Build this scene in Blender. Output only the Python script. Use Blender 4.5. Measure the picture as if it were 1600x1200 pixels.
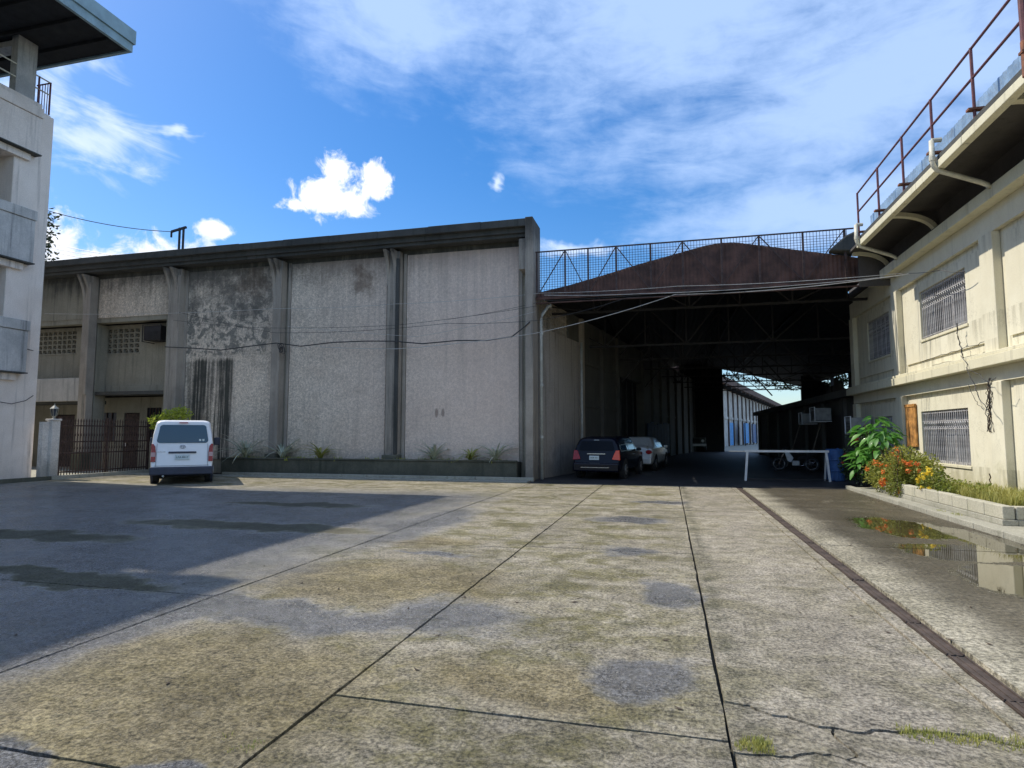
import bpy, math, random
from mathutils import Vector, Matrix, noise
random.seed(7)
R = math.radians
S = bpy.context.scene
for o in list(bpy.data.objects): bpy.data.objects.remove(o)
COL = S.collection

# ------------------------------------------------------------------ camera
F_PX, EYE = 950.0, 1.55
PITCH = math.atan(78 / F_PX); YAW = math.atan(245 / F_PX * math.cos(PITCH))
cd = bpy.data.cameras.new('camera'); cam = bpy.data.objects.new('camera', cd); COL.objects.link(cam)
cd.sensor_width = 36; cd.lens = 36 * F_PX / 1600; cd.clip_end = 3000; cd.clip_start = 0.05
cam.location = (0, 0, EYE); cam.rotation_euler = (math.pi / 2 + PITCH, 0, YAW); S.camera = cam

# ------------------------------------------------------------------ exposure
S.view_settings.view_transform = 'Standard'; S.view_settings.look = 'None'
S.view_settings.exposure = 0.86; S.view_settings.gamma = 1; S.view_settings.use_curve_mapping = False

# ------------------------------------------------------------------ node helper
class E:
    """a socket with arithmetic"""
    def __init__(s, g, k): s.g, s.k = g, k
    def _m(s, op, b=None, c=None, rev=False):
        n = s.g.nodes.new('ShaderNodeMath'); n.operation = op
        ins = [s, b, c] if not rev else [b, s, c]
        for i, v in enumerate(ins):
            if v is None: continue
            if isinstance(v, E): s.g.links.new(v.k, n.inputs[i])
            else: n.inputs[i].default_value = v
        return E(s.g, n.outputs[0])
    def __add__(s, b): return s._m('ADD', b)
    __radd__ = __add__
    def __sub__(s, b): return s._m('SUBTRACT', b)
    def __rsub__(s, b): return s._m('SUBTRACT', b, rev=True)
    def __mul__(s, b): return s._m('MULTIPLY', b)
    __rmul__ = __mul__
    def __truediv__(s, b): return s._m('DIVIDE', b)
    def pw(s, b): return s._m('POWER', b)
    def mx(s, b): return s._m('MAXIMUM', b)
    def mn(s, b): return s._m('MINIMUM', b)
    def ab(s): return s._m('ABSOLUTE')
    def sin(s): return s._m('SINE')
    def sm(s, a, b, lo=0., hi=1.):
        n = s.g.nodes.new('ShaderNodeMapRange'); n.interpolation_type = 'SMOOTHSTEP'
        s.g.links.new(s.k, n.inputs[0])
        for i, v in enumerate((a, b, lo, hi)): n.inputs[i + 1].default_value = v
        return E(s.g, n.outputs[0])
class G:
    def __init__(s, nt): s.nt = nt; s.nodes = nt.nodes; s.links = nt.links
    def put(s, v, sock):
        if isinstance(v, E): s.links.new(v.k, sock)
        elif isinstance(v, (tuple, list)) and len(v) == 3 and sock.type == 'RGBA': sock.default_value = (*v, 1)
        else: sock.default_value = v
    def pos(s): return E(s, s.nodes.new('ShaderNodeNewGeometry').outputs['Position'])
    def objc(s): return E(s, s.nodes.new('ShaderNodeTexCoord').outputs['Object'])
    def xyz(s, v):
        n = s.nodes.new('ShaderNodeSeparateXYZ'); s.links.new(v.k, n.inputs[0]); return [E(s, o) for o in n.outputs]
    def vec(s, x, y, z):
        n = s.nodes.new('ShaderNodeCombineXYZ')
        for i, v in enumerate((x, y, z)): s.put(v, n.inputs[i])
        return E(s, n.outputs[0])
    def vm(s, op, a, b=None, out=0):
        n = s.nodes.new('ShaderNodeVectorMath'); n.operation = op; s.put(a, n.inputs[0])
        if b is not None: s.put(b, n.inputs[1])
        return E(s, n.outputs[1] if op in ('LENGTH', 'DOT_PRODUCT', 'DISTANCE') else n.outputs[0])
    def noise(s, v, scale, detail=4, rough=.55, dist=0, sc=None):
        if sc: v = s.vm('MULTIPLY', v, sc)
        n = s.nodes.new('ShaderNodeTexNoise'); s.put(v, n.inputs['Vector'])
        n.inputs['Scale'].default_value = scale; n.inputs['Detail'].default_value = detail
        n.inputs['Roughness'].default_value = rough; n.inputs['Distortion'].default_value = dist
        return E(s, n.outputs[0])
    def vor(s, v, scale, feat='F1'):
        n = s.nodes.new('ShaderNodeTexVoronoi'); n.feature = feat; s.put(v, n.inputs['Vector']); n.inputs['Scale'].default_value = scale
        return E(s, n.outputs[0])
    def mix(s, f, a, b):
        n = s.nodes.new('ShaderNodeMix'); n.data_type = 'RGBA'; s.put(f, n.inputs[0]); s.put(a, n.inputs[6]); s.put(b, n.inputs[7])
        return E(s, n.outputs[2])
    def rnd(s): return E(s, s.nodes.new('ShaderNodeObjectInfo').outputs['Random'])

# ------------------------------------------------------------------ world: Nishita sky with clouds, defined by direction
SUN_EL, SUN_AZ = 51.0, 8.8           # light comes from -X, turned 8.8 degrees towards +Y
sv = Vector((-math.cos(R(SUN_EL)) * math.cos(R(SUN_AZ)), math.cos(R(SUN_EL)) * math.sin(R(SUN_AZ)), math.sin(R(SUN_EL))))
w = bpy.data.worlds.new('World'); S.world = w; w.use_nodes = True; w.node_tree.nodes.clear()
g = G(w.node_tree)
out = g.nodes.new('ShaderNodeOutputWorld'); bg = g.nodes.new('ShaderNodeBackground'); g.links.new(bg.outputs[0], out.inputs[0])
sky = g.nodes.new('ShaderNodeTexSky'); sky.sky_type = 'NISHITA'; sky.sun_disc = False
sky.sun_elevation = R(SUN_EL); sky.sun_rotation = math.atan2(sv.x, sv.y); sky.air_density = 1.0; sky.dust_density = 0.6; sky.ozone_density = 2.5
hs = g.nodes.new('ShaderNodeHueSaturation'); g.links.new(sky.outputs[0], hs.inputs['Color']); hs.inputs['Saturation'].default_value = 1.4; hs.inputs['Value'].default_value = .72; hs.inputs['Hue'].default_value = 0.504
SKY_STRENGTH = 0.13
d = g.vm('NORMALIZE', E(g, g.nodes.new('ShaderNodeTexCoord').outputs['Generated']))
dx, dy, dz = g.xyz(d)
el = dz._m('ARCSINE') * 57.2958
az = dx._m('ARCTAN2', dy) * 57.2958          # degrees, + to the right of +Y
uv = g.vec(az, el, 0.0)
wob = g.noise(uv, .22, 5, .62); wob2 = g.noise(uv, .09, 4, .6)
fine = g.noise(uv, .5, 6, .65)
uvw = g.vec(az + (g.noise(uv, .13, 4, .6) - .5) * 9, el + (g.noise(g.vm('ADD', uv, (31., 7., 3.)), .13, 4, .6) - .5) * 6, 0.0)
def blob(u0, v0, a, b, src=uv):
    q = g.vm('MULTIPLY', g.vm('SUBTRACT', src, (u0, v0, 0.)), (1 / a, 1 / b, 0.))
    return 1.0 - g.vm('LENGTH', q)
def mxl(l):
    r = l[0]
    for x in l[1:]: r = r.mx(x)
    return r
# cumulus
puff = g.noise(uv, .42, 8, .62, .35); big = g.noise(g.vm('ADD', uv, (11., 5., 9.)), .16, 4, .55)
cum = mxl([blob(*b) for b in [
    (-32.0, 20.6, 4.2, 1.8), (-30.6, 22.9, 2.4, 1.9), (-27.6, 22.6, 2.4, 1.8), (-34.6, 20.0, 1.6, .9),
    (-50, 12.4, 8.5, 2.6), (-44.5, 14.0, 5.0, 2.4), (-53.0, 14.6, 4, 2.0), (-40, 13.2, 3.4, 1.3), (-36.2, 14.0, 3.0, 1.3), (-40.8, 16.9, 1.7, .8), (-34.2, 15.6, 1.6, .7), (-56, 17.6, 2.4, 1.2),
    (-66, 15, 8, 4), (-80, 18, 9, 4), (-100, 14, 12, 5), (-140, 16, 16, 5), (60, 13, 10, 3.2), (88, 18, 12, 5), (120, 13, 14, 4), (170, 17, 14, 5)]])
cumd = (cum + (puff - .5) * 2.9 + (big - .5) * .9 + (fine - .5) * .6).sm(-.02, .55)
wis = mxl([blob(*b, uvw) for b in [(-49.5, 22.5, 5.5, 3.4), (-53, 27.5, 4.6, 5.0), (-56, 31.5, 5, 6), (-16.0, 23.0, .9, 1.1), (-7.5, 17.3, 5.5, 1.0), (-25, 16.0, 6, 1.2), (-44.8, 24.0, 2.4, .7)]])
wisn = g.noise(g.vec(az * .9 + el * .9, el * 2.2, 0.0), .16, 7, .62, .8)
wisd = (wis * 1.1 + (wisn - .5) * 2.6).sm(.0, 1.0) * .8
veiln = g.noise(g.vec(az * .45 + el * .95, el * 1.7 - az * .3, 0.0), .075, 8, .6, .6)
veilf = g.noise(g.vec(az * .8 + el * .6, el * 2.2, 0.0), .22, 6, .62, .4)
veilm = mxl([blob(*b, uvw) for b in [(-14, 45, 36, 15), (-30, 45, 20, 11), (4, 36, 26, 15), (18, 28, 26, 12), (14, 18, 18, 5), (-26, 36, 14, 7), (85, 38, 75, 40), (-100, 50, 45, 25), (150, 45, 80, 42), (-150, 45, 60, 40), (5, 74, 120, 22)]])  # wide blobs overhead and behind the view are added to brighten shaded faces
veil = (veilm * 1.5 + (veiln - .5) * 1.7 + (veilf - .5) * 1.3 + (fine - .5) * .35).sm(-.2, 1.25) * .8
haze = el.sm(26, 2) * .10
c0 = g.mix(haze, E(g, hs.outputs[0]), (1.7, 2.8, 4.9))
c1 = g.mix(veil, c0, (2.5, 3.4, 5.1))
c2 = g.mix(wisd, c1, (3.9, 4.5, 5.5))
c3 = g.mix(cumd, c2, g.mix((cum * .9 + (puff - .5) * 2.2 + (el - 18.0) * .05).sm(-.2, .8), (3.2, 3.8, 4.9), (5.2, 5.3, 5.6)))
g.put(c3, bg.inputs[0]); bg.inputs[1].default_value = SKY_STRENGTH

# ------------------------------------------------------------------ sun
ld = bpy.data.lights.new('sun', 'SUN'); ld.energy = 2.65; ld.angle = R(.5); ld.color = (1, .93, .79)
sun = bpy.data.objects.new('sun', ld); COL.objects.link(sun); sun.rotation_euler = (-sv).to_track_quat('-Z', 'Y').to_euler()

# ------------------------------------------------------------------ measuring: a photo point brought onto a real plane of the place
_f = Vector((-math.sin(YAW) * math.cos(PITCH), math.cos(YAW) * math.cos(PITCH), math.sin(PITCH)))
_r = Vector((math.cos(YAW), math.sin(YAW), 0)); _u = _r.cross(_f)
def _ray(x, y): return _f + (x - 800) / F_PX * _r + (600 - y) / F_PX * _u
def onz(x, y, z=0):
    q = _ray(x, y); return q * ((z - EYE) / q.z) + Vector((0, 0, EYE))
def onx(x, y, X):
    q = _ray(x, y); return q * (X / q.x) + Vector((0, 0, EYE))
def ony(x, y, Y):
    q = _ray(x, y); return q * (Y / q.y) + Vector((0, 0, EYE))

# ------------------------------------------------------------------ mesh helper
class MB:
    def __init__(s): s.v = []; s.f = []
    def add(s, vs, fs):
        n = len(s.v); s.v += [tuple(v) for v in vs]; s.f += [tuple(i + n for i in f) for f in fs]; return s
    def box(s, x0, x1, y0, y1, z0, z1):
        vs = [(x, y, z) for z in (z0, z1) for y in (y0, y1) for x in (x0, x1)]
        return s.add(vs, [(0, 2, 3, 1), (4, 5, 7, 6), (0, 1, 5, 4), (2, 6, 7, 3), (0, 4, 6, 2), (1, 3, 7, 5)])
    def obox(s, a, b, w, h, up=(0, 0, 1)):
        """a bar from a to b, w wide, h high"""
        a, b = Vector(a), Vector(b); t = (b - a).normalized(); up = Vector(up)
        if abs(t.dot(up)) > .98: up = Vector((0, 1, 0))
        sd = t.cross(up).normalized() * (w / 2); u2 = sd.cross(t).normalized() * (h / 2)
        vs = [p + i * sd + j * u2 for p in (a, b) for i, j in ((-1, -1), (1, -1), (1, 1), (-1, 1))]
        return s.add(vs, [(0, 1, 2, 3), (7, 6, 5, 4), (0, 4, 5, 1), (1, 5, 6, 2), (2, 6, 7, 3), (3, 7, 4, 0)])
    def tube(s, pts, r, n=8, cap=True):
        pts = [Vector(p) for p in pts]; rs = r if isinstance(r, (list, tuple)) else [r] * len(pts)
        base = len(s.v); up = Vector((0, 0, 1))
        for i, p in enumerate(pts):
            t = (pts[min(i + 1, len(pts) - 1)] - pts[max(i - 1, 0)]).normalized()
            ref = up if abs(t.dot(up)) < .95 else Vector((0, 1, 0))
            a = t.cross(ref).normalized(); b = a.cross(t)
            for k in range(n):
                c = 2 * math.pi * k / n; s.v.append(tuple(p + rs[i] * (math.cos(c) * a + math.sin(c) * b)))
        for i in range(len(pts) - 1):
            for k in range(n):
                q = base + i * n; s.f.append((q + k, q + (k + 1) % n, q + n + (k + 1) % n, q + n + k))
        if cap:
            s.f.append(tuple(base + k for k in range(n))[::-1]); s.f.append(tuple(base + (len(pts) - 1) * n + k for k in range(n)))
        return s
    def prism(s, poly, fn, a, b):
        """poly of 2D points placed by fn(u, v, t) between t=a and t=b"""
        n = len(poly); vs = [fn(u, v, a) for u, v in poly] + [fn(u, v, b) for u, v in poly]
        return s.add(vs, [tuple(range(n))[::-1], tuple(range(n, 2 * n))] + [(i, (i + 1) % n, n + (i + 1) % n, n + i) for i in range(n)])
    def quad(s, a, b, c, d): return s.add([a, b, c, d], [(0, 1, 2, 3)])
    def build(s, name, mat, parent=None, smooth=False, bevel=0, kind=None, label=None, local=False):
        m = bpy.data.meshes.new(name); off = Vector((0, 0, 0))
        if parent is not None and not local: off = root_loc(parent)
        m.from_pydata([(v[0] - off.x, v[1] - off.y, v[2] - off.z) for v in s.v], [], s.f); m.validate()
        import bmesh
        bm = bmesh.new(); bm.from_mesh(m); bmesh.ops.recalc_face_normals(bm, faces=bm.faces); bm.to_mesh(m); bm.free()
        if mat: m.materials.append(mat)
        if smooth: m.polygons.foreach_set('use_smooth', [True] * len(m.polygons))
        o = bpy.data.objects.new(name, m); COL.objects.link(o)
        if parent is not None: o.parent = parent
        if bevel:
            b = o.modifiers.new('bevel', 'BEVEL'); b.width = bevel; b.segments = 2; b.limit_method = 'ANGLE'
        if kind: o['kind'] = kind
        if label: o['label'] = label
        return o
def root_loc(o):
    while o.parent: o = o.parent
    return Vector(o.location)
def thing(name, label, cat, loc=(0, 0, 0), group=None):
    o = bpy.data.objects.new(name, None); COL.objects.link(o); o.empty_display_size = .2
    o.location = loc; o['label'] = label; o['category'] = cat
    if group: o['group'] = group
    return o
def tag(o, label, cat, group=None):
    o['label'] = label; o['category'] = cat
    if group: o['group'] = group
    return o
def inst(src, loc, parent=None, rot=None, scale=None, name=None):
    """another copy sharing the mesh"""
    c = src.copy(); COL.objects.link(c); c.location = loc
    if parent is not None: c.parent = parent
    if rot is not None: c.rotation_euler = rot
    if scale is not None: c.scale = scale if hasattr(scale, '__len__') else (scale,) * 3
    return c

# ------------------------------------------------------------------ materials
def mat(name, fn):
    m = bpy.data.materials.new(name); m.use_nodes = True; nt = m.node_tree; nt.nodes.clear(); g = G(nt)
    o = nt.nodes.new('ShaderNodeOutputMaterial'); b = nt.nodes.new('ShaderNodeBsdfPrincipled'); nt.links.new(b.outputs[0], o.inputs[0])
    r = fn(g)
    for k, v in r.items():
        if k == 'bump':
            h, st, ds = v
            n = nt.nodes.new('ShaderNodeBump'); n.inputs['Strength'].default_value = st; n.inputs['Distance'].default_value = ds
            g.put(h, n.inputs['Height']); nt.links.new(n.outputs[0], b.inputs['Normal'])
        else: g.put(v, b.inputs[k])
    return m
BC, RO, ME = 'Base Color', 'Roughness', 'Metallic'
def plain(name, col, rough=.6, var=.25, scale=6, metal=0, bump=0, dirt=(.05, .045, .035), dirtamt=.35):
    def fn(g):
        p = g.objc(); n = g.noise(p, scale, 6, .6); n2 = g.noise(p, scale * 7, 3)
        c = g.mix(n.sm(.3, .7), tuple(x * (1 - var) for x in col), tuple(min(1, x * (1 + var)) for x in col))
        c = g.mix((n2 * .5 + g.noise(p, scale * .4, 5, .7)).sm(.72, 1.05) * dirtamt, c, dirt)
        r = {BC: c, RO: n2 * .2 + (rough - .1), ME: metal}
        if bump: r['bump'] = (n2, bump, .01)
        return r
    return mat(name, fn)

def m_render(name, a, b, dark, stain=.5, low=1.0, speck=1.0, top=None, extra=None):
    """weathered rendered wall: mottling, vertical drips, damp foot"""
    def fn(g):
        p = g.pos(); x, y, z = g.xyz(p)
        big = g.noise(p, .35, 5, .6); mid = g.noise(p, 1.7, 6, .65); fine = g.noise(p, 34, 4, .7)
        drip = g.noise(p, 1.0, 5, .65, 0, (5.5, 5.5, .28))
        c = g.mix((big * .6 + mid * .4).sm(.35, .65), a, b)
        c = g.mix((fine.sm(.34, .72) * .55 * speck), tuple(v * .72 for v in a), c) if False else c
        sp = fine.sm(.3, .72)
        n = g.nodes.new('ShaderNodeMix'); n.data_type = 'RGBA'; n.blend_type = 'MULTIPLY'; n.inputs[0].default_value = 1
        g.put(c, n.inputs[6]); gray = sp * (.5 * speck) + (1 - .27 * speck); g.put(g.vec(gray, gray, gray), n.inputs[7]); c = E(g, n.outputs[2])
        st = (drip.sm(.50, .74) * (mid.sm(.35, .65) * .6 + .4)) * stain
        c = g.mix(st, c, dark)
        c = g.mix((g.noise(p, 2.6, 6, .75) * .9 - z * .35 + .15 * low).sm(.12, .55) * .65 * low, c, dark)
        if top is not None:
            c = g.mix((z - top + (mid - .5) * 1.6 + (drip - .5) * 1.5).sm(-.7, .75) * .9, c, tuple(v * .55 for v in dark))
        if extra: c = extra(g, c, x, y, z, mid, fine, drip)
        return {BC: c, RO: .88, 'bump': (fine * .7 + mid * .5, .55 * speck, .03)}
    return mat(name, fn)

def ware_extra(g, c, x, y, z, mid, fine, drip):
    # broad tint: pinkish to the right, greenish to the left; coarse roughcast grain
    cg = g.noise(g.pos(), 11, 5, .75).sm(.36, .64) * .42 + .72; n_ = g.nodes.new('ShaderNodeMix'); n_.data_type = 'RGBA'; n_.blend_type = 'MULTIPLY'; n_.inputs[0].default_value = 1
    g.put(c, n_.inputs[6]); g.put(g.vec(cg, cg, cg), n_.inputs[7]); c = E(g, n_.outputs[2])
    c = g.mix(g.noise(g.pos(), .55, 7, .75, .5).sm(.52, .72) * .45, c, (.27, .23, .19))
    c = g.mix(x.sm(-16, -5) * .6, c, (.82, .64, .55))
    ds = g.noise(g.pos(), 1.0, 5, .7, 0, (4.0, 4.0, .13)); ds2 = g.noise(g.pos(), 1.0, 4, .6, 0, (11., 11., .3))
    c = g.mix((ds * .75 + ds2 * .35 + z * .045 - .30).sm(.46, .78) * .28, c, (.15, .135, .115))
    # black algae streaks
    def band(x0, x1, s=.12): return x.sm(x0 - s, x0 + s) * (1 - x.sm(x1 - s, x1 + s))
    strk = g.noise(g.pos(), 1.0, 5, .7, 0, (7.0, 7.0, .22))
    bz = (1 - z.sm(4.4, 4.8)) * (z.sm(.2, 2.2) * .35 + .65)
    k = (band(-18.75, -17.95, .25) * 1.0).mx(band(-17.5, -16.75, .22) * .95).mx(band(-19.3, -16.6, .4) * .6) * bz
    strk2 = g.noise(g.pos(), 1.0, 4, .6, 0, (14., 14., .35))
    c = g.mix((k + (strk - .5) * 2.0 * k.sm(0, .3) + (strk2 - .5) * .9 * k.sm(0, .3) + (mid - .5) * .7 * k.sm(0, .3)).sm(.25, 1.0) * .95, c, (.03, .033, .028))
    # peeled, mottled coat above the cable
    pe = band(-19.7, -15.0, .5) * z.sm(4.6, 4.75) * (1 - z.sm(6.2, 8.0))
    mott = g.noise(g.pos(), 3.2, 7, .72, .6).sm(.47, .56)
    c = g.mix(pe * mott * .8, c, (.12, .125, .115))
    pe2 = band(-19.7, -14.8, .8) * z.sm(5.6, 6.6)
    c = g.mix(pe2 * g.noise(g.pos(), 1.3, 6, .7).sm(.42, .6) * .75, c, (.10, .095, .085))
    # rusty brown patch high on the wall
    rp = g.vm('LENGTH', g.vm('MULTIPLY', g.vec(x + 11.1, 0., z - 7.3), (1 / .75, 0., 1 / .85)))
    c = g.mix((1 - rp + (mid - .5) * 2.2).sm(.1, .8) * .65, c, (.13, .085, .055))
    ro = g.vm('LENGTH', g.vm('MULTIPLY', g.vec(x + 15.9, 0., z - 7.6), (1 / 1.2, 0., 1 / 1.0)))
    c = g.mix((1 - ro + (mid - .5) * 2.2).sm(.1, .8) * .55, c, (.11, .075, .05))
    for sx in (-8.1, -7.85):
        sp = g.vm('LENGTH', g.vm('MULTIPLY', g.vec(x - sx, 0., z - 2.3), (1 / .09, 0., 1 / .2)))
        c = g.mix((1 - sp + (mid - .5) * .8).sm(0, .5) * .6, c, (.17, .11, .09))
    return c
M = {}
M['rough_panel'] = m_render('roughcast_grey', (.66, .56, .45), (.78, .68, .56), (.16, .15, .125), .42, .8, 1.5, 7.75, ware_extra)
M['pil'] = m_render('pilaster_grey', (.27, .24, .205), (.40, .355, .30), (.06, .058, .05), .9, .7, .35, 8.1)
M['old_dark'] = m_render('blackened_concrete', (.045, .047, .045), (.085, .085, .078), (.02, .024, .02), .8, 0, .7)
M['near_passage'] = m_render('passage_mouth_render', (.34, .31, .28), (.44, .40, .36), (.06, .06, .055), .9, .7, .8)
M['recess'] = m_render('recess_render', (.24, .225, .175), (.34, .315, .25), (.045, .045, .038), .6, .4, .5, 7.7)
M['inner'] = m_render('shade_dark_passage', (.085, .083, .075), (.13, .125, .11), (.05, .05, .045), .9, .7, .5)  # colour lowered so the surface itself carries the shade of the passage
M['left_b'] = m_render('left_building_render', (.70, .61, .53), (.84, .75, .67), (.24, .21, .19), .8, .3, .4)
M['parapet'] = m_render('mouldy_parapet', (.36, .355, .34), (.58, .56, .53), (.07, .075, .08), 1.0, 0, .5)
M['gate_pil'] = m_render('gate_pier', (.60, .55, .49), (.74, .69, .63), (.16, .15, .12), .6, .8, .9)
def cream_extra(g, c, x, y, z, mid, fine, drip):
    n = g.noise(g.pos(), 2.2, 7, .75, 1.0)
    c = g.mix((n * 1.2 - z * .5).sm(.05, .6) * .75, c, (.42, .39, .22))
    dr = g.noise(g.pos(), 1.0, 6, .7, 0, (6., 6., .35))
    for zt in (2.62, 5.72, 3.5, .82, 4.06): c = g.mix((z.sm(zt - .75, zt) * (1 - z.sm(zt, zt + .02)) * dr.sm(.44, .68)) * .6, c, (.34, .31, .22))
    c = g.mix(g.noise(g.pos(), .9, 6, .7).sm(.5, .75) * .35, c, (.50, .47, .37))
    crack = (g.noise(g.pos(), 1.1, 7, .8, .4) - .5).ab().sm(.006, .0) * g.noise(g.pos(), .7, 2).sm(.52, .62)
    return g.mix(crack * .6, c, (.2, .18, .12))
M['cream'] = m_render('cream_facade', (.68, .63, .48), (.77, .73, .58), (.38, .36, .27), .35, .3, .16, None, cream_extra)
M['cream_trim'] = m_render('cream_trim', (.62, .58, .42), (.72, .67, .5), (.25, .235, .18), .55, 0, .2)
M['eave_dark'] = m_render('eave_soffit', (.055, .05, .048), (.09, .082, .078), (.03, .028, .026), .7, 0, .4)
M['kerb'] = m_render('kerb_concrete', (.30, .29, .24), (.40, .385, .32), (.09, .10, .06), .6, .0, .9)
M['planter'] = m_render('mossy_planter', (.07, .072, .055), (.15, .145, .11), (.035, .042, .028), .9, .5, .8)
M['blockwall'] = m_render('planter_block', (.44, .42, .35), (.56, .53, .44), (.22, .22, .13), .5, .4, .7)
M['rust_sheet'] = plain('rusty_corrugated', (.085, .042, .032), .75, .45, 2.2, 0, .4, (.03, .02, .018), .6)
M['dark_steel'] = plain('dark_steel', (.022, .02, .022), .6, .4, 5, .2)
M['roof_under'] = plain('shade_dark_sheet', (.012, .013, .017), .8, .4, 3)  # near-black colour stands in for the shade under the roofs
M['red_rail'] = plain('maroon_rail_paint', (.13, .035, .04), .55, .35, 8, 0, .2, (.15, .06, .03), .7)
M['brown_pole'] = plain('rust_post', (.22, .08, .035), .7, .4, 8)
M['pipe'] = plain('cream_pipe', (.60, .57, .46), .5, .15, 4, 0, 0, (.2, .16, .1), .4)
M['gpipe'] = plain('grey_pipe', (.45, .47, .45), .5, .15, 4, 0, 0, (.12, .12, .1), .5)
M['cable'] = plain('black_cable', (.03, .03, .032), .5, .2)
M['wire'] = plain('pale_wire', (.45, .44, .42), .4, .2, 3)
M['blue_sheet'] = plain('blue_grey_metal_sheet', (.30, .42, .55), .38, .25, 3, .35, .2, (.2, .16, .12), .5)
M['teal_fascia'] = plain('blue_green_fascia', (.28, .40, .44), .5, .15, 2, 0, 0, (.1, .12, .13), .4)
M['grille'] = plain('old_white_grille', (.42, .41, .42), .5, .35, 9, 0, 0, (.12, .09, .08), .6)
M['glassdark'] = plain('dusty_dark_glass', (.035, .04, .05), .15, .4, 2)
M['black'] = plain('dark_void', (.012, .012, .014), .9, .2)
M['iron'] = plain('rusty_iron', (.06, .035, .03), .6, .5, 10, .2)
M['orange'] = plain('rusted_orange_board', (.42, .20, .055), .75, .55, 5, 0, .5, (.30, .16, .05), .8)
M['soil'] = plain('soil', (.06, .05, .03), .95, .5, 9, 0, .8)
M['white'] = plain('white_paint', (.72, .73, .74), .5, .1, 4, 0, 0, (.3, .28, .25), .4)
M['lamp'] = plain('lantern_metal', (.30, .29, .24), .45, .3)
M['wood'] = plain('grey_wood', (.16, .13, .10), .8, .4, 5)
M['bluepaint'] = plain('blue_paint', (.03, .10, .28), .5, .3, 4)
M['dark_blue'] = plain('dark_blue_sheet', (.012, .03, .07), .8, .4, 3, 0, 0, (.01, .015, .03), .5)
M['bluecloth'] = plain('blue_tarp', (.06, .28, .62), .6, .25, 3)
M['acbody'] = plain('air_conditioner_casing', (.30, .30, .29), .5, .2)
M['grate'] = plain('rusty_drain_plate', (.085, .062, .05), .65, .45, 5, .15, .5, (.03, .03, .025), .6)
M['bark'] = plain('bark', (.07, .05, .035), .9, .4, 8, 0, .8)
def leafm(name, a, b, rough=.45, tr=.25):
    def fn(g):
        p = g.objc(); r = g.noise(p, 3.5, 3); q = g.rnd()
        c = g.mix((r * .8 + q * .3).sm(.25, .75), a, b)
        return {BC: c, RO: rough, 'Transmission Weight': 0.0, 'Subsurface Weight': 0.0, 'Coat Weight': .15}
    m = mat(name, fn)
    nt = m.node_tree; bs = [n for n in nt.nodes if n.type == 'BSDF_PRINCIPLED'][0]; o = [n for n in nt.nodes if n.type == 'OUTPUT_MATERIAL'][0]
    t = nt.nodes.new('ShaderNodeBsdfTranslucent'); mx = nt.nodes.new('ShaderNodeMixShader'); mx.inputs[0].default_value = tr
    src = bs.inputs[0].links[0].from_socket; nt.links.new(src, t.inputs[0])
    nt.links.new(bs.outputs[0], mx.inputs[1]); nt.links.new(t.outputs[0], mx.inputs[2]); nt.links.new(mx.outputs[0], o.inputs[0])
    return m
M['leaf_green'] = leafm('broad_leaf', (.035, .17, .025), (.16, .38, .07), .5, .4)
M['leaf_bush'] = leafm('bush_leaf', (.15, .20, .03), (.40, .40, .08), .55, .35)
M['leaf_dark'] = leafm('dark_leaf', (.02, .045, .015), (.045, .08, .02), .5)
M['leaf_lime'] = leafm('lime_leaf', (.28, .36, .04), (.50, .55, .08), .5, .4)
M['leaf_grey'] = leafm('grey_blade', (.34, .38, .27), (.62, .64, .50), .4)
M['leaf_tree'] = leafm('tree_leaf', (.03, .045, .02), (.06, .075, .035), .6)
M['grass'] = leafm('grass_blade', (.20, .25, .05), (.45, .42, .12), .6, .35)
M['flower_o'] = leafm('orange_petal', (.70, .13, .03), (.85, .28, .05), .6)
M['flower_r'] = leafm('red_petal', (.45, .03, .02), (.6, .08, .04), .6)
M['flower_y'] = leafm('yellow_petal', (.75, .55, .03), (.85, .65, .05), .6)
M['rubber'] = plain('tyre_rubber', (.02, .02, .022), .8, .2)
M['rim'] = plain('wheel_metal', (.32, .33, .35), .35, .1, 4, .6)
def carpaint(name, col, rough=.22, metal=0):
    return mat(name, lambda g: {BC: g.mix(g.noise(g.objc(), 3, 5).sm(.4, .8) * .15, col, tuple(c * .8 for c in col)), RO: g.noise(g.objc(), 9, 3) * .12 + rough - .05, ME: metal, 'Coat Weight': .5, 'Coat Roughness': .08})
M['van_white'] = carpaint('van_white', (.88, .88, .90), .3)
M['car_black'] = mat('car_black', lambda g: {BC: (.005, .006, .014), RO: .22, 'Specular IOR Level': .25})
M['car_silver'] = carpaint('car_silver', (.62, .66, .68), .28, .2)
M['bumper'] = plain('dark_bumper', (.035, .04, .065), .5, .15)
M['carglass'] = mat('car_glass', lambda g: {BC: (.012, .05, .10), RO: .06, 'Coat Weight': .4, 'Coat Roughness': .02})
M['tintglass'] = mat('tinted_glass', lambda g: {BC: (.004, .005, .008), RO: .12, 'Specular IOR Level': .12})
M['lens_red'] = mat('red_lens', lambda g: {BC: (.30, .008, .012), RO: .25, 'Coat Weight': .2})
M['lens_amber'] = mat('amber_lens', lambda g: {BC: (.75, .09, .03), RO: .25, 'Coat Weight': .2})
M['lens_clear'] = mat('clear_lens', lambda g: {BC: (.5, .30, .30), RO: .25, 'Coat Weight': .2})
M['plate'] = plain('plate_white', (.62, .70, .70), .4, .05)
M['ink'] = plain('plate_ink', (.03, .06, .05), .5, .1)
M['chrome'] = mat('chrome', lambda g: {BC: (.5, .5, .52), RO: .2, ME: 1.0})

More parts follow.
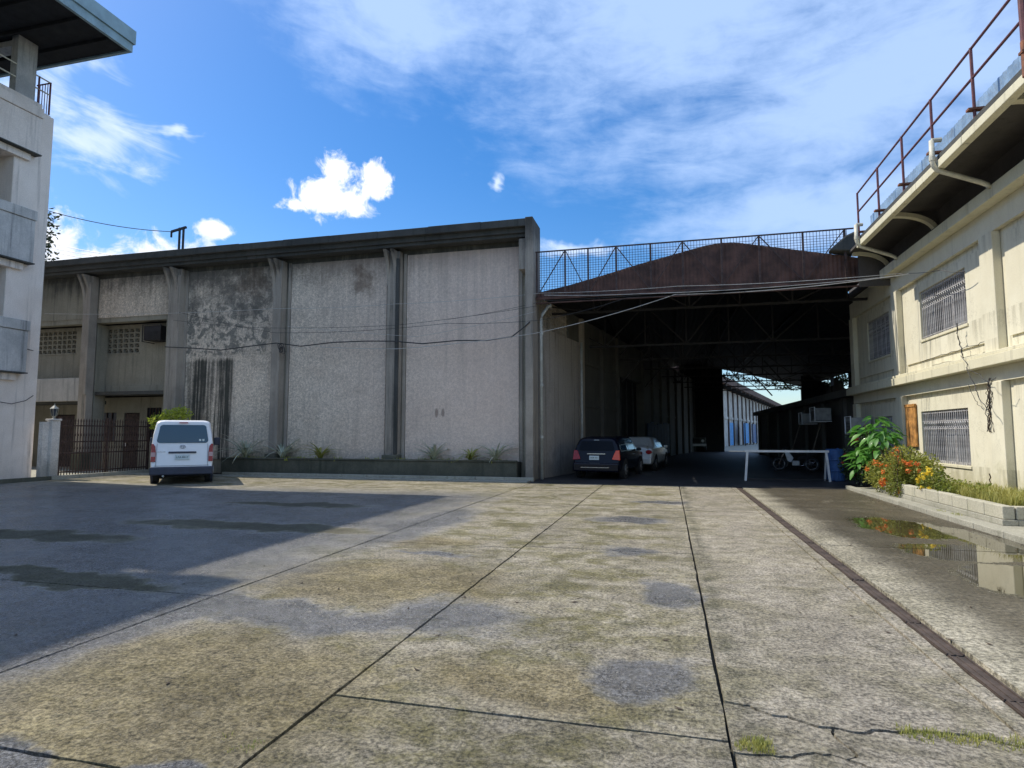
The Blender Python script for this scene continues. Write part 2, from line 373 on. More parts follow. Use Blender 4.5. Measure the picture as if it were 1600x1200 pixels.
# wet yard concrete: patches laid out on the ground itself
def m_yard():
    def fn(g):
        p = g.pos(); x, y, z = g.xyz(p)
        wx = (g.noise(p, .9, 5, .6) - .5) * 1.1; wy = (g.noise(g.vm('ADD', p, (9., 3., 0.)), .9, 5, .6) - .5) * 1.5
        q = g.vec(x + wx, y + wy, 0.0)
        def ell(cx, cy, rx, ry): return 1 - g.vm('LENGTH', g.vm('MULTIPLY', g.vm('SUBTRACT', q, (cx, cy, 0.)), (1 / rx, 1 / ry, 0.)))
        big = g.noise(p, .28, 5, .6); mid = g.noise(p, 1.3, 6, .65); fine = g.noise(p, 15, 6, .75); grit = g.noise(p, 70, 3, .7)
        agg = g.vor(p, 45)
        streak = g.noise(p, 1.3, 7, .74, .5, (1.1, 1.5, 1.))
        dry = g.mix((mid * .5 + fine * .5).sm(.38, .62), (.30, .262, .188), (.56, .495, .39))
        dry = g.mix((streak * .7 + mid * .4).sm(.46, .66) * .9, dry, (.17, .15, .055))      # moss film
        dry = g.mix(x.sm(-.5, .9) * .35, dry, (.50, .44, .37))
        # brown-yellow moss on the left slabs
        mossm = ell(-3.2, 3.2, 2.1, 1.35).mx(ell(-3.1, 6.1, 1.9, 1.1)).mx(ell(-3.6, 8.4, 1.2, .5)).mx(ell(-.9, 3.9, .9, .6) * .8)
        moss = (mossm + (fine - .5) * .5).sm(-.05, .5)
        mossc = g.mix((fine * .6 + mid * .4).sm(.40, .62), (.15, .118, .05), (.42, .345, .195))
        c = g.mix(moss * .85, dry, mossc)
        # wet ground
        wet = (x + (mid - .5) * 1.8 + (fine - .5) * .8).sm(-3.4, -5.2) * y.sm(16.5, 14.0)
        chan = ell(-3.3, 4.75, 2.3, .42).mx(ell(-1.9, 5.0, .7, .75) * .9).mx(ell(-4.35, 4.2, .5, 1.7)).mx(ell(-.15, 4.15, .42, .40) * 1.4).mx(ell(-.1, 6.2, .34, .6) * 1.2)
        chan = chan.mx(ell(-2.6, 2.35, 1.5, .16)).mx(ell(-.55, 8.4, .5, .3)).mx(ell(-.7, 11.4, .8, .35)).mx(ell(-.2, 14.4, .8, .4)).mx(ell(-3.0, 7.6, .7, .2)).mx(ell(-4.2, 10, .8, 3.2) * .9)
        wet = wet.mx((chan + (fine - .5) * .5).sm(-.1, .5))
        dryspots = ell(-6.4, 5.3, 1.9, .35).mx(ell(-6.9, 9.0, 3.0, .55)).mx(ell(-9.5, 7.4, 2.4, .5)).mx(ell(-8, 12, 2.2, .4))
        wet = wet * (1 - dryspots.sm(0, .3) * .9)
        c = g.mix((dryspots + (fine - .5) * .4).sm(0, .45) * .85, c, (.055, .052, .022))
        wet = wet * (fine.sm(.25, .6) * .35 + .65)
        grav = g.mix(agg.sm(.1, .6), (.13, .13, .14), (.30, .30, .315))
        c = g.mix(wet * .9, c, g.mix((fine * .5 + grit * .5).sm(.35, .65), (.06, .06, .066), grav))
        # pitting and grit; dark growth along the joints
        jn = ((x - .38).ab() * -3.2 + 1.0).mx((x + 1.95).ab() * -5.0 + .8).mx((x + 4.25).ab() * -4.0 + .6)
        jm = g.noise(p, 2.4, 7, .75)
        c = g.mix((jn + (jm - .5) * 3.4).sm(.55, 1.5) * .75, c, (.06, .062, .035))
        spots = g.noise(p, 3.6, 7, .78, .3); c = g.mix((spots + (mid - .5) * .5).sm(.56, .68) * .5, c, (.10, .095, .06))
        gr2 = g.noise(p, 36, 8, .8); gr3 = g.noise(p, 6.5, 6, .7)
        n_ = g.nodes.new('ShaderNodeMix'); n_.data_type = 'RGBA'; n_.blend_type = 'MULTIPLY'; n_.inputs[0].default_value = 1
        gr4 = g.vor(g.vm('ADD', p, g.vm('MULTIPLY', g.vec(gr3, gr2, 0.0), (.12, .12, 0.))), 13).sm(.05, .35)
        gg = gr2.sm(.40, .60) * 1.0 + gr3.sm(.35, .65) * .42 + gr4 * .2 + .02
        gg = gg * (g.noise(p, .7, 6, .7).sm(.3, .7) * .34 + .74) * (g.rnd() * .16 + .92); g.put(c, n_.inputs[6]); g.put(g.vec(gg, gg, gg), n_.inputs[7]); c = E(g, n_.outputs[2])
        c = g.mix((fine.sm(.52, .66) * .55), c, (.085, .08, .062))
        c = g.mix(grit.sm(.60, .72) * .55, c, (.56, .53, .46))
        c = g.mix(grit.sm(.42, .30) * .5, c, (.06, .055, .045))
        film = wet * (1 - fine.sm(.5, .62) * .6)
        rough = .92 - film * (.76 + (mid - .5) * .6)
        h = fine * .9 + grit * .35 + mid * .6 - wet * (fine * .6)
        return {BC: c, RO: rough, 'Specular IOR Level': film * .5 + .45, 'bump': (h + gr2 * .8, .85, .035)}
    return mat('wet_mossy_concrete', fn)
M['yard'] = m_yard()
def m_apron():
    def fn(g):
        p = g.pos(); x, y, z = g.xyz(p)
        wx = (g.noise(p, .8, 5, .6) - .5) * .8; wy = (g.noise(g.vm('ADD', p, (5., 8., 0.)), .8, 5, .6) - .5) * 2.2
        q = g.vec(x + wx, y + wy, 0.0)
        def ell(cx, cy, rx, ry): return 1 - g.vm('LENGTH', g.vm('MULTIPLY', g.vm('SUBTRACT', q, (cx, cy, 0.)), (1 / rx, 1 / ry, 0.)))
        mid = g.noise(p, 1.3, 6, .65); fine = g.noise(p, 15, 6, .75); grit = g.noise(p, 70, 3, .7)
        dry = g.mix((mid * .5 + fine * .5).sm(.38, .62), (.26, .235, .165), (.47, .425, .325))
        wxx, wyy, wzz = g.xyz(q)
        dampm = (wxx + (fine - .5) * .35 + (wyy - 9.0) * .01).sm(2.15, 2.75) * wyy.sm(3.4, 4.4) * (g.noise(p, 2.2, 6, .7).sm(.25, .5) * .35 + .65)
        damp = g.mix((fine * .5 + grit * .5).sm(.35, .65), (.045, .037, .024), (.15, .125, .085))
        c = g.mix(dampm * .92, dry, damp)
        pud = ell(3.75, 11.6, .75, 1.5).mx(ell(3.85, 9.3, .95, .75)).mx(ell(3.75, 7.7, .8, 1.0)).mx(ell(4.4, 10.2, .4, 2.0))
        pm = (pud + (fine - .5) * .5 + (mid - .5) * .5).sm(.02, .14)
        c = g.mix((pud + (fine - .5) * .4 + (mid - .5) * .4).sm(-.45, .02) * .6, c, (.06, .048, .028))
        c = g.mix(grit.sm(.60, .72) * .4 * (1 - dampm * .6), c, (.55, .52, .44))
        gr2 = g.noise(p, 24, 8, .82); gg = gr2.sm(.40, .60) * .95 + g.noise(p, .7, 6, .7).sm(.3, .7) * .3 + .16
        n_ = g.nodes.new('ShaderNodeMix'); n_.data_type = 'RGBA'; n_.blend_type = 'MULTIPLY'; n_.inputs[0].default_value = 1
        g.put(c, n_.inputs[6]); g.put(g.vec(gg, gg, gg), n_.inputs[7]); c = E(g, n_.outputs[2])
        c = g.mix(pm, c, (.05, .042, .02))
        rough = .9 - dampm * .5
        rough = rough * (1 - pm) + pm * (.02 + mid.sm(.5, .75) * .12)
        return {BC: c, RO: rough, 'bump': ((fine * .9 + grit * .35) * (1 - pm), .7, .03)}
    return mat('wet_apron_concrete', fn)
M['apron'] = m_apron()
M['ground'] = plain('dark_joint_soil', (.035, .035, .028), .95, .4, 3, 0, .5)
M['inner_floor'] = plain('shade_dark_floor', (.028, .028, .031), .6, .4, 1.2, 0, .4)  # shade under the canopy is put into the floor colour

# =================================================================== GROUND
gs = MB().box(-400, 400, -60, 900, -.5, -.045).build('ground', M['ground'], kind='structure')
yard = MB().box(-20.2, 2.019, -3, 19.0, -.3, -.04).build('concrete_yard', M['ground'], kind='structure')
def wob(x, y, s=1.0): return (noise.noise(Vector((x * 3.1, y * 3.1, s))) * .010 + noise.noise(Vector((x * 11, y * 11, s + 5))) * .006)
def jag(a, b, step=.16, amp=1.0, sd=0.):
    a, b = Vector(a), Vector(b); n = max(1, int((b - a).length / step)); t = (b - a).normalized(); nn = Vector((-t.y, t.x))
    return [a + (b - a) * (i / n) + nn * (wob(*(a + (b - a) * (i / n)), sd) * amp if i else 0) for i in range(n)]
def slab_poly(name, pts, mt, parent, z=0.0, th=.05):
    n = len(pts); vs = [(p[0], p[1], z) for p in pts] + [(p[0], p[1], z - th) for p in pts]
    mb = MB().add(vs, [tuple(range(n))] + [(i, n + i, n + (i + 1) % n, (i + 1) % n) for i in range(n)])
    return mb.build(name, mt, parent)
def slab(x0, x1, y0, y1, mt=None, parent=None, gap=.012):
    near = y0 < 9
    g2 = gap; c = [(x0 + g2, y0 + g2), (x1 - g2, y0 + g2), (x1 - g2, y1 - g2), (x0 + g2, y1 - g2)]
    pts = []
    for i in range(4): pts += jag(c[i], c[(i + 1) % 4], .12 if near else .5, 1.0, i)
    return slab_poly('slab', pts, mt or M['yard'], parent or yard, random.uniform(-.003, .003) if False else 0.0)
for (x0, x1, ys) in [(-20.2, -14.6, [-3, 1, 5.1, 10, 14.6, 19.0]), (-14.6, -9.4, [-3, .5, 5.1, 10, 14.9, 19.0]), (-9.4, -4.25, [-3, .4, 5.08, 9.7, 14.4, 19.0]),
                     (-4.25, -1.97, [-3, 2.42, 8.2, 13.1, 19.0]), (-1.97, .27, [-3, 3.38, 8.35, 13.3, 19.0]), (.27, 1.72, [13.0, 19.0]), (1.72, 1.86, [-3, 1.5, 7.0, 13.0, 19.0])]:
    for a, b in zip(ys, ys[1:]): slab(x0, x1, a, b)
# the cracked slab: irregular pieces with open cracks between them
def crackline(pts, amp=1.0, sd=3.):
    r = []
    for a, b in zip(pts, pts[1:]): r += jag(a, b, .03, amp * 4.5, sd)
    return r + [Vector(pts[-1])]
K1 = crackline([(.282, 3.86), (.42, 3.84), (.60, 3.745), (.74, 3.66), (1.0, 3.69), (1.25, 3.73), (1.52, 3.74), (1.71, 3.66)])
K2 = crackline([(.282, 3.28), (.52, 3.30), (.70, 3.36), (.80, 3.34), (.98, 3.22), (1.2, 3.2), (1.42, 3.17), (1.71, 3.02)])
K3 = crackline([(.82, 3.68), (.80, 3.55), (.84, 3.45), (.81, 3.35)])
def sh(l, dx, dy): return [Vector((p.x + dx, p.y + dy)) for p in l]
i1 = min(range(len(K1)), key=lambda i: abs(K1[i].x - .82)); i2 = min(range(len(K2)), key=lambda i: abs(K2[i].x - .81))
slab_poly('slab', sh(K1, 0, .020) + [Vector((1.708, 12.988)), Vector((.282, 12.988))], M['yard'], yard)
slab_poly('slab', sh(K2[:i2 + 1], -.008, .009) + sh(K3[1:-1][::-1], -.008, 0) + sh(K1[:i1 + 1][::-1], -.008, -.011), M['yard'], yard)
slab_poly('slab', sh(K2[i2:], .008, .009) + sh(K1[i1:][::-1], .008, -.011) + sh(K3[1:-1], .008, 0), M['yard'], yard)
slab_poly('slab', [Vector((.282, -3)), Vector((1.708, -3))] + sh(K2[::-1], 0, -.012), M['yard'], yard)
# drain covered with rusty plates
drain = MB().box(1.86, 2.02, 3.0, 19.0, -.3, -.035).build('drain_channel', M['ground'], kind='structure')
y = 3.55
pl = MB().box(0, .125, 0, .745, -.03, -.008).box(.006, .018, 0, .745, -.008, .001).box(.108, .12, 0, .745, -.008, .001).box(.055, .068, 0, .745, -.008, -.003)
pm = pl.build('cover_plate', M['grate'], drain, local=True)
pm.location = (1.872, y, 0)
while y < 18.2:
    y += .765; inst(pm, (1.872 + random.uniform(-.003, .003), y, random.uniform(-.004, .002)), drain, (0, 0, random.uniform(-.004, .004)))
# apron, right footway with kerb
apron = MB().box(2.02, 4.8, -3, 19.0, -.3, -.04).build('apron', M['ground'], kind='structure')
for a, b in ((-3, 3.74), (3.74, 9.5), (9.5, 14.2), (14.2, 19.0)): slab(2.02, 4.82, a, b, M['apron'], apron)
foot = MB().box(4.97, 6.7, 8.0, 18.9, -.2, .075).build('footway', M['kerb'], kind='structure')
kb = None; y = 8.0
while y < 18.6:
    k = MB().box(4.83, 4.965, 0, .93, -.2, .09).build('kerb_stone', M['kerb'], foot, bevel=.012); k.location.y = y; y += .94
# inner floor under the canopy and beyond
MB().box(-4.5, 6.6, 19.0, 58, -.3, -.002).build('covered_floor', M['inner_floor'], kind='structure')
MB().box(-30, 60, 58, 200, -.3, -.004).build('far_road', M['kerb'], kind='structure')
MB().box(6.6, 60, 19.0, 58, -.3, -.006).build('side_ground', M['soil'], kind='structure')
# far-left strip: footway behind the fence and along the warehouse
ft = MB().box(-20.35, -4.4, 19.02, 19.75, -.2, .03).build('warehouse_footway', M['kerb'], kind='structure')
for i in range(12):
    k = MB().box(-16.3 + i, -15.315 + i, 19.6, 19.74, -.1, .12).build('kerb_stone', M['kerb'], ft, bevel=.012)
fb = MB().box(-29, -20.36, 16.1, 23, -.2, .04).build('front_court', M['kerb'], kind='structure')
for i in range(20):
    k = MB().box(-20.34, -20.2, 0.2 + i, 1.185 + i, -.1, .13).build('kerb_stone', M['planter'] if i < 16 else M['kerb'], fb, bevel=.012)

# =================================================================== WAREHOUSE
WY = 20.6
wh = thing('warehouse', 'long weathered grey concrete warehouse with tall rendered bays and dark overhanging eave', 'warehouse', (-12, 20.6, 0))
ZT = 8.96
def wall(mb_, name, m, **k): return mb_.build(name, m, wh, **k)
wall(MB().box(-20.0, -4.4, WY, WY + .35, 0, 8.5).box(-30, -20.0, WY, WY + .35, 6.3, 8.5), 'wall', M['recess'])
# roof slab (low behind the parapet wall) and end walls
wall(MB().box(-30, -4.5, WY + .36, 58, 6.45, 6.6), 'roof', M['old_dark'])
wall(MB().box(-30, -29.8, WY + .36, 58, 0, 6.45).box(-30, 2, 57.8, 58, 0, 6.45), 'rear_wall', M['inner'])
# eave: fascia, lower band, soffit
mb = MB(); x = -30
while x < -4.7:
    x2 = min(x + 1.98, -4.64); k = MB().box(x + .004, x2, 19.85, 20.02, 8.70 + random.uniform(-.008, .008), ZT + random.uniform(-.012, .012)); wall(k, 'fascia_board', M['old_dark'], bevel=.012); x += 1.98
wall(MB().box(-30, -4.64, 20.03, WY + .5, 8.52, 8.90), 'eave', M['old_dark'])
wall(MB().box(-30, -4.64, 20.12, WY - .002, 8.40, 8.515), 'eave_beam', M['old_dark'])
wall(MB().box(-4.64, -4.37, 19.83, WY + .5, 0, 8.99), 'end_pier', M['pil'], bevel=.02)
wall(MB().box(-4.9, -4.645, 19.98, WY - .003, 7.2, 8.29), 'bracket', M['pil'], bevel=.02)
# pilasters with brackets
pX = [ony(x, 550, 20.25).x for x in (612.5, 430, 268, 131)]
for i, px in enumerate(pX):
    w_ = (.24, .20, .30, .22)[i]
    z0 = 0
    wall(MB().box(px - w_, px + w_, 20.28, WY - .004, z0, 8.29), 'pilaster', M['pil'], bevel=.015)
    wall(MB().box(px + w_ - .12, px + w_ + .02, 20.20, 20.279, .82 if i < 3 else 3.2, 8.0), 'pilaster_rib', M['old_dark'] if i == 0 else M['pil'], bevel=.01)
    wall(MB().box(px - w_ - .06, px + w_ + .06, 20.14, WY - .005, z0, .80), 'plinth', M['planter'], bevel=.02)
    # curved corbel carrying the eave
    pr = []
    for k in range(9):
        a = math.pi / 2 * k / 8; pr.append((19.90 + .38 * (1 - (1 - k / 8) ** 2.4), 8.29 - 1.25 * (k / 8)))
    pr += [(20.5, 7.04), (20.5, 8.29)]
    wall(MB().prism(pr, lambda u, v, t: (t, u, v), px - w_ - .03, px - w_ + .09), 'corbel', M['pil'], bevel=.008)
    wall(MB().prism(pr, lambda u, v, t: (t, u, v), px + .02, px + .14), 'corbel', M['pil'], bevel=.008)
# roughcast panels in the bays, framed by smooth margins
edges = [(-4.64, pX[0]), (pX[0], pX[1]), (pX[1], pX[2])]
for b, a in edges:
    a2, b2 = a + .42, b - .40
    wall(MB().box(a2, b2, WY - .035, WY - .003, .55, 8.2), 'wall_panel', M['rough_panel'], bevel=.01)
    wall(MB().box(a2 - .14, a2 - .02, WY - .05, WY - .004, .55, 8.25), 'panel_margin', M['pil'], bevel=.01)
    wall(MB().box(b2 + .02, b2 + .14, WY - .05, WY - .004, .55, 8.25), 'panel_margin', M['pil'], bevel=.01)
# recessed office bays at the left
wall(MB().box(pX[3] + .3, pX[2] - .36, WY - .03, WY - .003, 6.5, 8.2), 'wall_panel', M['rough_panel'])
wall(MB().box(-29, pX[3] - .3, WY - .03, WY - .003, 6.5, 8.2), 'wall_panel', M['recess'])
wall(MB().box(-20.1, -19.99, WY + .001, 22.4, 0, 6.3), 'recess_cheek', M['recess'])
YM = 21.25
def wall_with_holes(x0, x1, z0, z1, y0, y1, holes, name, m):
    mb = MB(); xs = sorted({x0, x1, *[h[0] for h in holes], *[h[1] for h in holes]})
    for a, b in zip(xs, xs[1:]):
        hh = sorted([(h[2], h[3]) for h in holes if h[0] <= a + 1e-6 and h[1] >= b - 1e-6]); z = z0
        for h0, h1 in hh:
            if h0 > z: mb.box(a, b, y0, y1, z, h0)
            z = h1
        if z1 > z: mb.box(a, b, y0, y1, z, z1)
    return wall(mb, name, m)
def R4(px0, py0, px1, py1, Y):
    a, b = ony(px0, py0, Y), ony(px1, py1, Y); return (a.x, b.x, b.z, a.z)
bw = [R4(150, 515, 217, 551, YM), R4(60, 519, 118, 552, YM)]
wall_with_holes(-30, -20.1, 3.35, 6.3, YM, YM + .2, bw, 'upper_office_wall', M['recess'])
for h in bw:
    wn = wall(MB().box(h[0] - .04, h[1] + .04, YM - .03, YM - .002, h[2] - .05, h[2]), 'window', M['recess'])
    MB().box(h[0], h[1], YM + .21, YM + .25, h[2], h[3]).build('room_shade_sheet', M['black'], wn)  # black sheet stands in for the unlit room behind
    nx, nz = 8, 5; mb = MB()
    dxx = (h[1] - h[0]) / nx; dzz = (h[3] - h[2]) / nz
    for i in range(nx + 1): mb.box(h[0] + i * dxx - .035, h[0] + i * dxx + .035, YM + .03, YM + .15, h[2], h[3])
    for j in range(nz + 1): mb.box(h[0], h[1], YM + .033, YM + .147, h[2] + j * dzz - .03, h[2] + j * dzz + .03)
    for i in range(nx):
        for j in range(nz):
            mb.obox((h[0] + i * dxx, YM + .09, h[2] + j * dzz), (h[0] + (i + 1) * dxx, YM + .09, h[2] + (j + 1) * dzz), .08, .02)
    mb.build('breeze_blocks', M['recess'], wn, kind='stuff')
wall(MB().box(pX[3] + .3, -20.12, YM - .10, YM - .002, 3.35, 3.62), 'ledge', M['recess'], bevel=.02)
wall(MB().box(pX[3] + .2, -20.12, WY + .1, YM + .3, 3.2, 3.345), 'office_floor', M['old_dark'])
wall(MB().box(-30, pX[3] - .12, WY - .1, WY + .05, 2.95, 3.95), 'balcony_parapet', M['parapet'], bevel=.02)
wall(MB().box(-30, pX[3] - .12, WY + .06, YM + .3, 2.85, 3.0), 'balcony_floor', M['old_dark'])
wall(MB().box(pX[3] - .14, pX[3] + .14, 20.7, YM - .005, 0, 6.28), 'recess_pier', M['recess'])
YG = 22.3
gw = [R4(142, 645, 180, 690, YG), R4(194, 645, 214, 735, YG), R4(230, 637, 250, 690, YG), R4(86, 648, 112, 735, YG)]
wall_with_holes(-30, -20.1, 0, 3.2, YG, YG + .15, gw, 'ground_floor_wall', M['recess'])
for i, h in enumerate(gw):
    if i in (1, 3):
        dd = wall(MB().box(h[0] + .03, h[1] - .03, YG + .04, YG + .09, .03, h[3] - .03), 'door', M['iron'])
        MB().box(h[0] + .15, h[0] + .2, YG - .01, YG + .038, 1.0, 1.15).build('handle', M['chrome'], dd)
    else:
        wn = wall(MB().box(h[0] - .04, h[1] + .04, YG - .05, YG - .002, h[2] - .08, h[2]), 'window', M['recess'])
        MB().box(h[0], h[1], YG + .06, YG + .08, h[2], h[3]).build('pane', M['glassdark'], wn)
        mb = MB(); n = 5
        for k in range(n + 1): xx = h[0] + (h[1] - h[0]) * k / n; mb.box(xx - .02, xx + .02, YG + .02, YG + .055, h[2], h[3])
        mb.build('frame', M['iron'], wn)
# ---- passage side wall, running back and slightly to the right
PD = Vector((.181, .9835, 0)); PO = Vector((-4.37, 20.65, 0)); PN = Vector((.9835, -.181, 0))
def pw(s, off=0, z=0): return PO + PD * s + PN * off + Vector((0, 0, z))
def pbox(mb, s0, s1, o0, o1, z0, z1):
    vs = [pw(s, o, z) for z in (z0, z1) for o in (o0, o1) for s in (s0, s1)]
    return mb.add(vs, [(0, 2, 3, 1), (4, 5, 7, 6), (0, 1, 5, 4), (2, 6, 7, 3), (0, 4, 6, 2), (1, 3, 7, 5)])
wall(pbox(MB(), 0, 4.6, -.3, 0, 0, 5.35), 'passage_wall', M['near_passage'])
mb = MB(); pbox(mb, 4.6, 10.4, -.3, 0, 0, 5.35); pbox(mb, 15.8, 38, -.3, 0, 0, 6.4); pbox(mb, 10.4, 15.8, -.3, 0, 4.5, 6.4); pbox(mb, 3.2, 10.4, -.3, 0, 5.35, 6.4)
wall(mb, 'passage_wall', M['inner'])  # darker copy beyond the mouth paints in the deepening shade
wall(pbox(MB(), 10.2, 16.0, -.46, -.34, 0, 4.7), 'room_shade_sheet', M['black'])  # black sheet right behind the opening, painted as its darkness
mb = MB()
for k in range(12): pbox(mb, .05 + k * .27, .11 + k * .27, -.12, -.04, 5.36, 6.4)
for k in range(5): pbox(mb, .02, 3.2, -.10, -.06, 5.4 + k * .24, 5.45 + k * .24)
wall(mb, 'breeze_screen', M['pil'], kind='stuff')
for s in (4.6, 7.6, 10.3, 15.9, 18.6, 21.2, 24, 27, 30, 33, 36): wall(pbox(MB(), s - .14, s + .14, .002, .16, 0, 6.35), 'passage_pilaster', M['pil'] if s < 5 else M['inner'])  # past the mouth the pilasters take the shade-darkened colour
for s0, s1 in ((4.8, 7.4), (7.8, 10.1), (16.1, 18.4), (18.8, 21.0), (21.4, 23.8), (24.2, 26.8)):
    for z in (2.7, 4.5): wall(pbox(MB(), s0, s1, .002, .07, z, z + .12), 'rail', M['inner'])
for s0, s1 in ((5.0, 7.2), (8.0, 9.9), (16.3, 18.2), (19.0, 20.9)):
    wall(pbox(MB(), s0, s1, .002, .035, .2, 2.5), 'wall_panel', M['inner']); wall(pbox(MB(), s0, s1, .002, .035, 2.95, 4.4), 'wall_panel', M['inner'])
for s in (11.6, 12.8, 14.2): wall(pbox(MB(), s, s + .05, -.2, -.1, 0, 4.5), 'door_post', M['dark_steel'])
for k in range(7):
    wall(pbox(MB(), 16.3 + k * 1.0, 17.25 + k * 1.0, .18, .22, .25, 2.2 + random.uniform(-.1, .1)), 'sheet', M['dark_blue'])

# planter along the warehouse
plx0 = ony(346, 721, 19.95).x
pt = thing('planter', 'long mossy concrete planter at the foot of the grey warehouse wall', 'planter', (-10, 20.2, 0))
MB().box(plx0, -4.95, 19.92, 20.02, 0, .60).build('front_wall', M['planter'], pt, bevel=.02)
MB().box(plx0, -4.95, 19.88, 20.04, .602, .66).build('coping', M['planter'], pt, bevel=.015)
MB().box(-5.06, -4.95, 20.045, 20.55, 0, .6).build('end_wall', M['planter'], pt); MB().box(plx0, plx0 + .1, 20.045, 20.55, 0, .6).build('end_wall', M['planter'], pt)
MB().box(plx0 + .1, -5.06, 20.03, 20.55, .3, .56).build('soil', M['soil'], pt)

def blade_mesh(L, w_, droop, seg=5):
    vs, fs = [], []
    for i in range(seg + 1):
        t = i / seg; a = t * droop; x = L * (math.sin(a) / max(droop, .01) if droop else t); z = L * (t * .9 - .42 * droop * t * t)
        x = L * t * (.35 + .55 * t * droop * .8); ww = w_ * (1 - t ** 2.2) * (.6 + .8 * min(1, t * 4) * .5)
        vs += [(x, -ww, z + ww * .35), (x, 0, z), (x, ww, z + ww * .35)]
    for i in range(seg):
        q = i * 3; fs += [(q, q + 1, q + 4, q + 3), (q + 1, q + 2, q + 5, q + 4)]
    return MB().add(vs, fs)
blades = []
def spiky(px, h, label, n=26, mat_=None, Y=20.16, z0=.64, fresh=True):
    x = ony(px, 722, Y).x
    t = thing('spiky_plant', label, 'plant', (x, Y, z0), 'strappy plants in the warehouse planter')
    protos = [blade_mesh(h * f * 1.75, .042, dr).build('leaf', mat_ or M['leaf_grey'], t, local=True) for f, dr in ((1.0, .7), (1.15, 1.2), (.9, 1.7))]
    for k, p in enumerate(protos): p.rotation_euler = (0, 0, k * 2.1)
    for k in range(n):
        p = random.choice(protos); inst(p, (random.uniform(-.04, .04), random.uniform(-.04, .04), 0), t, (0, random.uniform(-.15, .35), random.uniform(0, 6.28)), random.uniform(.7, 1.15))
spiky(383, .85, 'largest spiky grey-green plant in the planter, nearest the white van', 34)
spiky(441, .75, 'spiky plant with long arching blades just right of the second pilaster base', 28)
spiky(500, .55, 'small yellowish spiky plant in the middle of the bay between two pilasters', 24, M['grass'])
spiky(678, .62, 'round grey-green spiky plant right of the dark middle pilaster', 34)
spiky(735, .5, 'small yellow-green spiky plant between two grey ones near the downpipe end', 24, M['grass'])
spiky(774, .62, 'round spiky grey plant at the downpipe end of the planter', 32)
# moss and weeds on the planter
def tufts(name, pts, h, n, m, parent=None, w_=.004):
    mb = MB()
    for (x, y, z, r) in pts:
        for _ in range(n):
            a, rr = random.uniform(0, 6.28), r * math.sqrt(random.random()); bx, by = x + rr * math.cos(a), y + rr * math.sin(a)
            hh = h * random.uniform(.35, 1.1); a2 = random.uniform(0, 6.28); lx, ly = math.cos(a2) * hh * random.uniform(.1, .7), math.sin(a2) * hh * random.uniform(.1, .7)
            sx, sy = -math.sin(a2) * w_, math.cos(a2) * w_
            mb.add([(bx - sx, by - sy, z), (bx + sx, by + sy, z), (bx + lx * .4 + sx * .7, by + ly * .4 + sy * .7, z + hh * .7), (bx + lx, by + ly, z + hh), (bx + lx * .4 - sx * .7, by + ly * .4 - sy * .7, z + hh * .7)], [(0, 1, 2, 3, 4)])
    return mb.build(name, m, parent)
gl = tufts('planter_weeds', [(random.uniform(plx0 + .3, -5.2), random.uniform(20.06, 20.35), .56, .25) for _ in range(34)], .17, 22, M['leaf_bush'], None, .012); tag(gl, 'low green weeds growing along the top of the warehouse planter', 'weeds'); gl['kind'] = 'stuff'

# =================================================================== FENCE, GATE PIER, LANTERN, SHRUB
FX = -20.6
fn = thing('picket_fence', 'rusty dark iron picket fence with spear tips beside the white van', 'fence', (FX, 16.72, 0))
pk = MB().box(-.012, .012, -.012, .012, .1, 2.0).add([(-.02, -.02, 2.0), (.02, -.02, 2.0), (.02, .02, 2.0), (-.02, .02, 2.0), (0, 0, 2.13), (0, 0, 1.97)], [(0, 1, 4), (1, 2, 4), (2, 3, 4), (3, 0, 4), (1, 0, 5), (2, 1, 5), (3, 2, 5), (0, 3, 5)]).build('picket', M['iron'], fn, local=True)
for k in range(1, 36): inst(pk, (0, k * .108, 0), fn)
for z in (.2, .85, 1.25, 1.82): MB().box(-.022, .022, -.03, 3.78, z, z + .045).build('rail', M['iron'], fn, local=True)
for y in (0.0, 1.85, 3.75): MB().box(-.035, .035, y - .05, y + .02, 0, 2.15).build('post', M['iron'], fn, local=True)
tip = MB()
for k in range(33):
    for z in (1.03, 1.5): tip.add([(-.03, k * .108 + .054 - .02, z), (-.03, k * .108 + .054 + .02, z), (.0, k * .108 + .054, z + .09), (0, k * .108 + .054, z - .05)], [(0, 1, 2), (0, 3, 1)])
tip.build('scroll_ornament', M['iron'], fn, local=True, kind='stuff')
gp = thing('gate_pier', 'pale rough rendered gate pier joining the left building to the iron fence', 'pier', (FX, 16.6, 0))
MB().box(-20.74, -20.48, 16.32, 16.62, 0, 2.0).build('shaft', M['gate_pil'], gp, bevel=.02)
MB().box(-20.77, -20.45, 16.29, 16.65, 2.003, 2.07).build('cap', M['gate_pil'], gp, bevel=.02)
MB().box(-20.78, -20.6, 16.103, 16.317, 0, 1.96).build('side_wall', M['gate_pil'], gp)
ln = thing('lantern', 'small old carriage lantern standing on the pale gate pier', 'lamp', (-20.61, 16.47, 2.07))
MB().tube([(0, 0, 0), (0, 0, .05), (0, 0, .1)], [.07, .03, .06], 8).build('base', M['lamp'], ln, local=True)
c = MB().tube([(0, 0, .10), (0, 0, .34)], [.065, .105], 6).build('glass', M['glassdark'], ln, local=True)
mb = MB()
for k in range(6):
    a = k * math.pi / 3; mb.obox((.07 * math.cos(a), .07 * math.sin(a), .1), (.112 * math.cos(a), .112 * math.sin(a), .345), .015, .015)
mb.build('frame', M['lamp'], ln, local=True)
MB().tube([(0, 0, .345), (0, 0, .36), (0, 0, .45), (0, 0, .47), (0, 0, .54)], [.14, .13, .04, .02, .004], 8).build('cap', M['lamp'], ln, local=True)

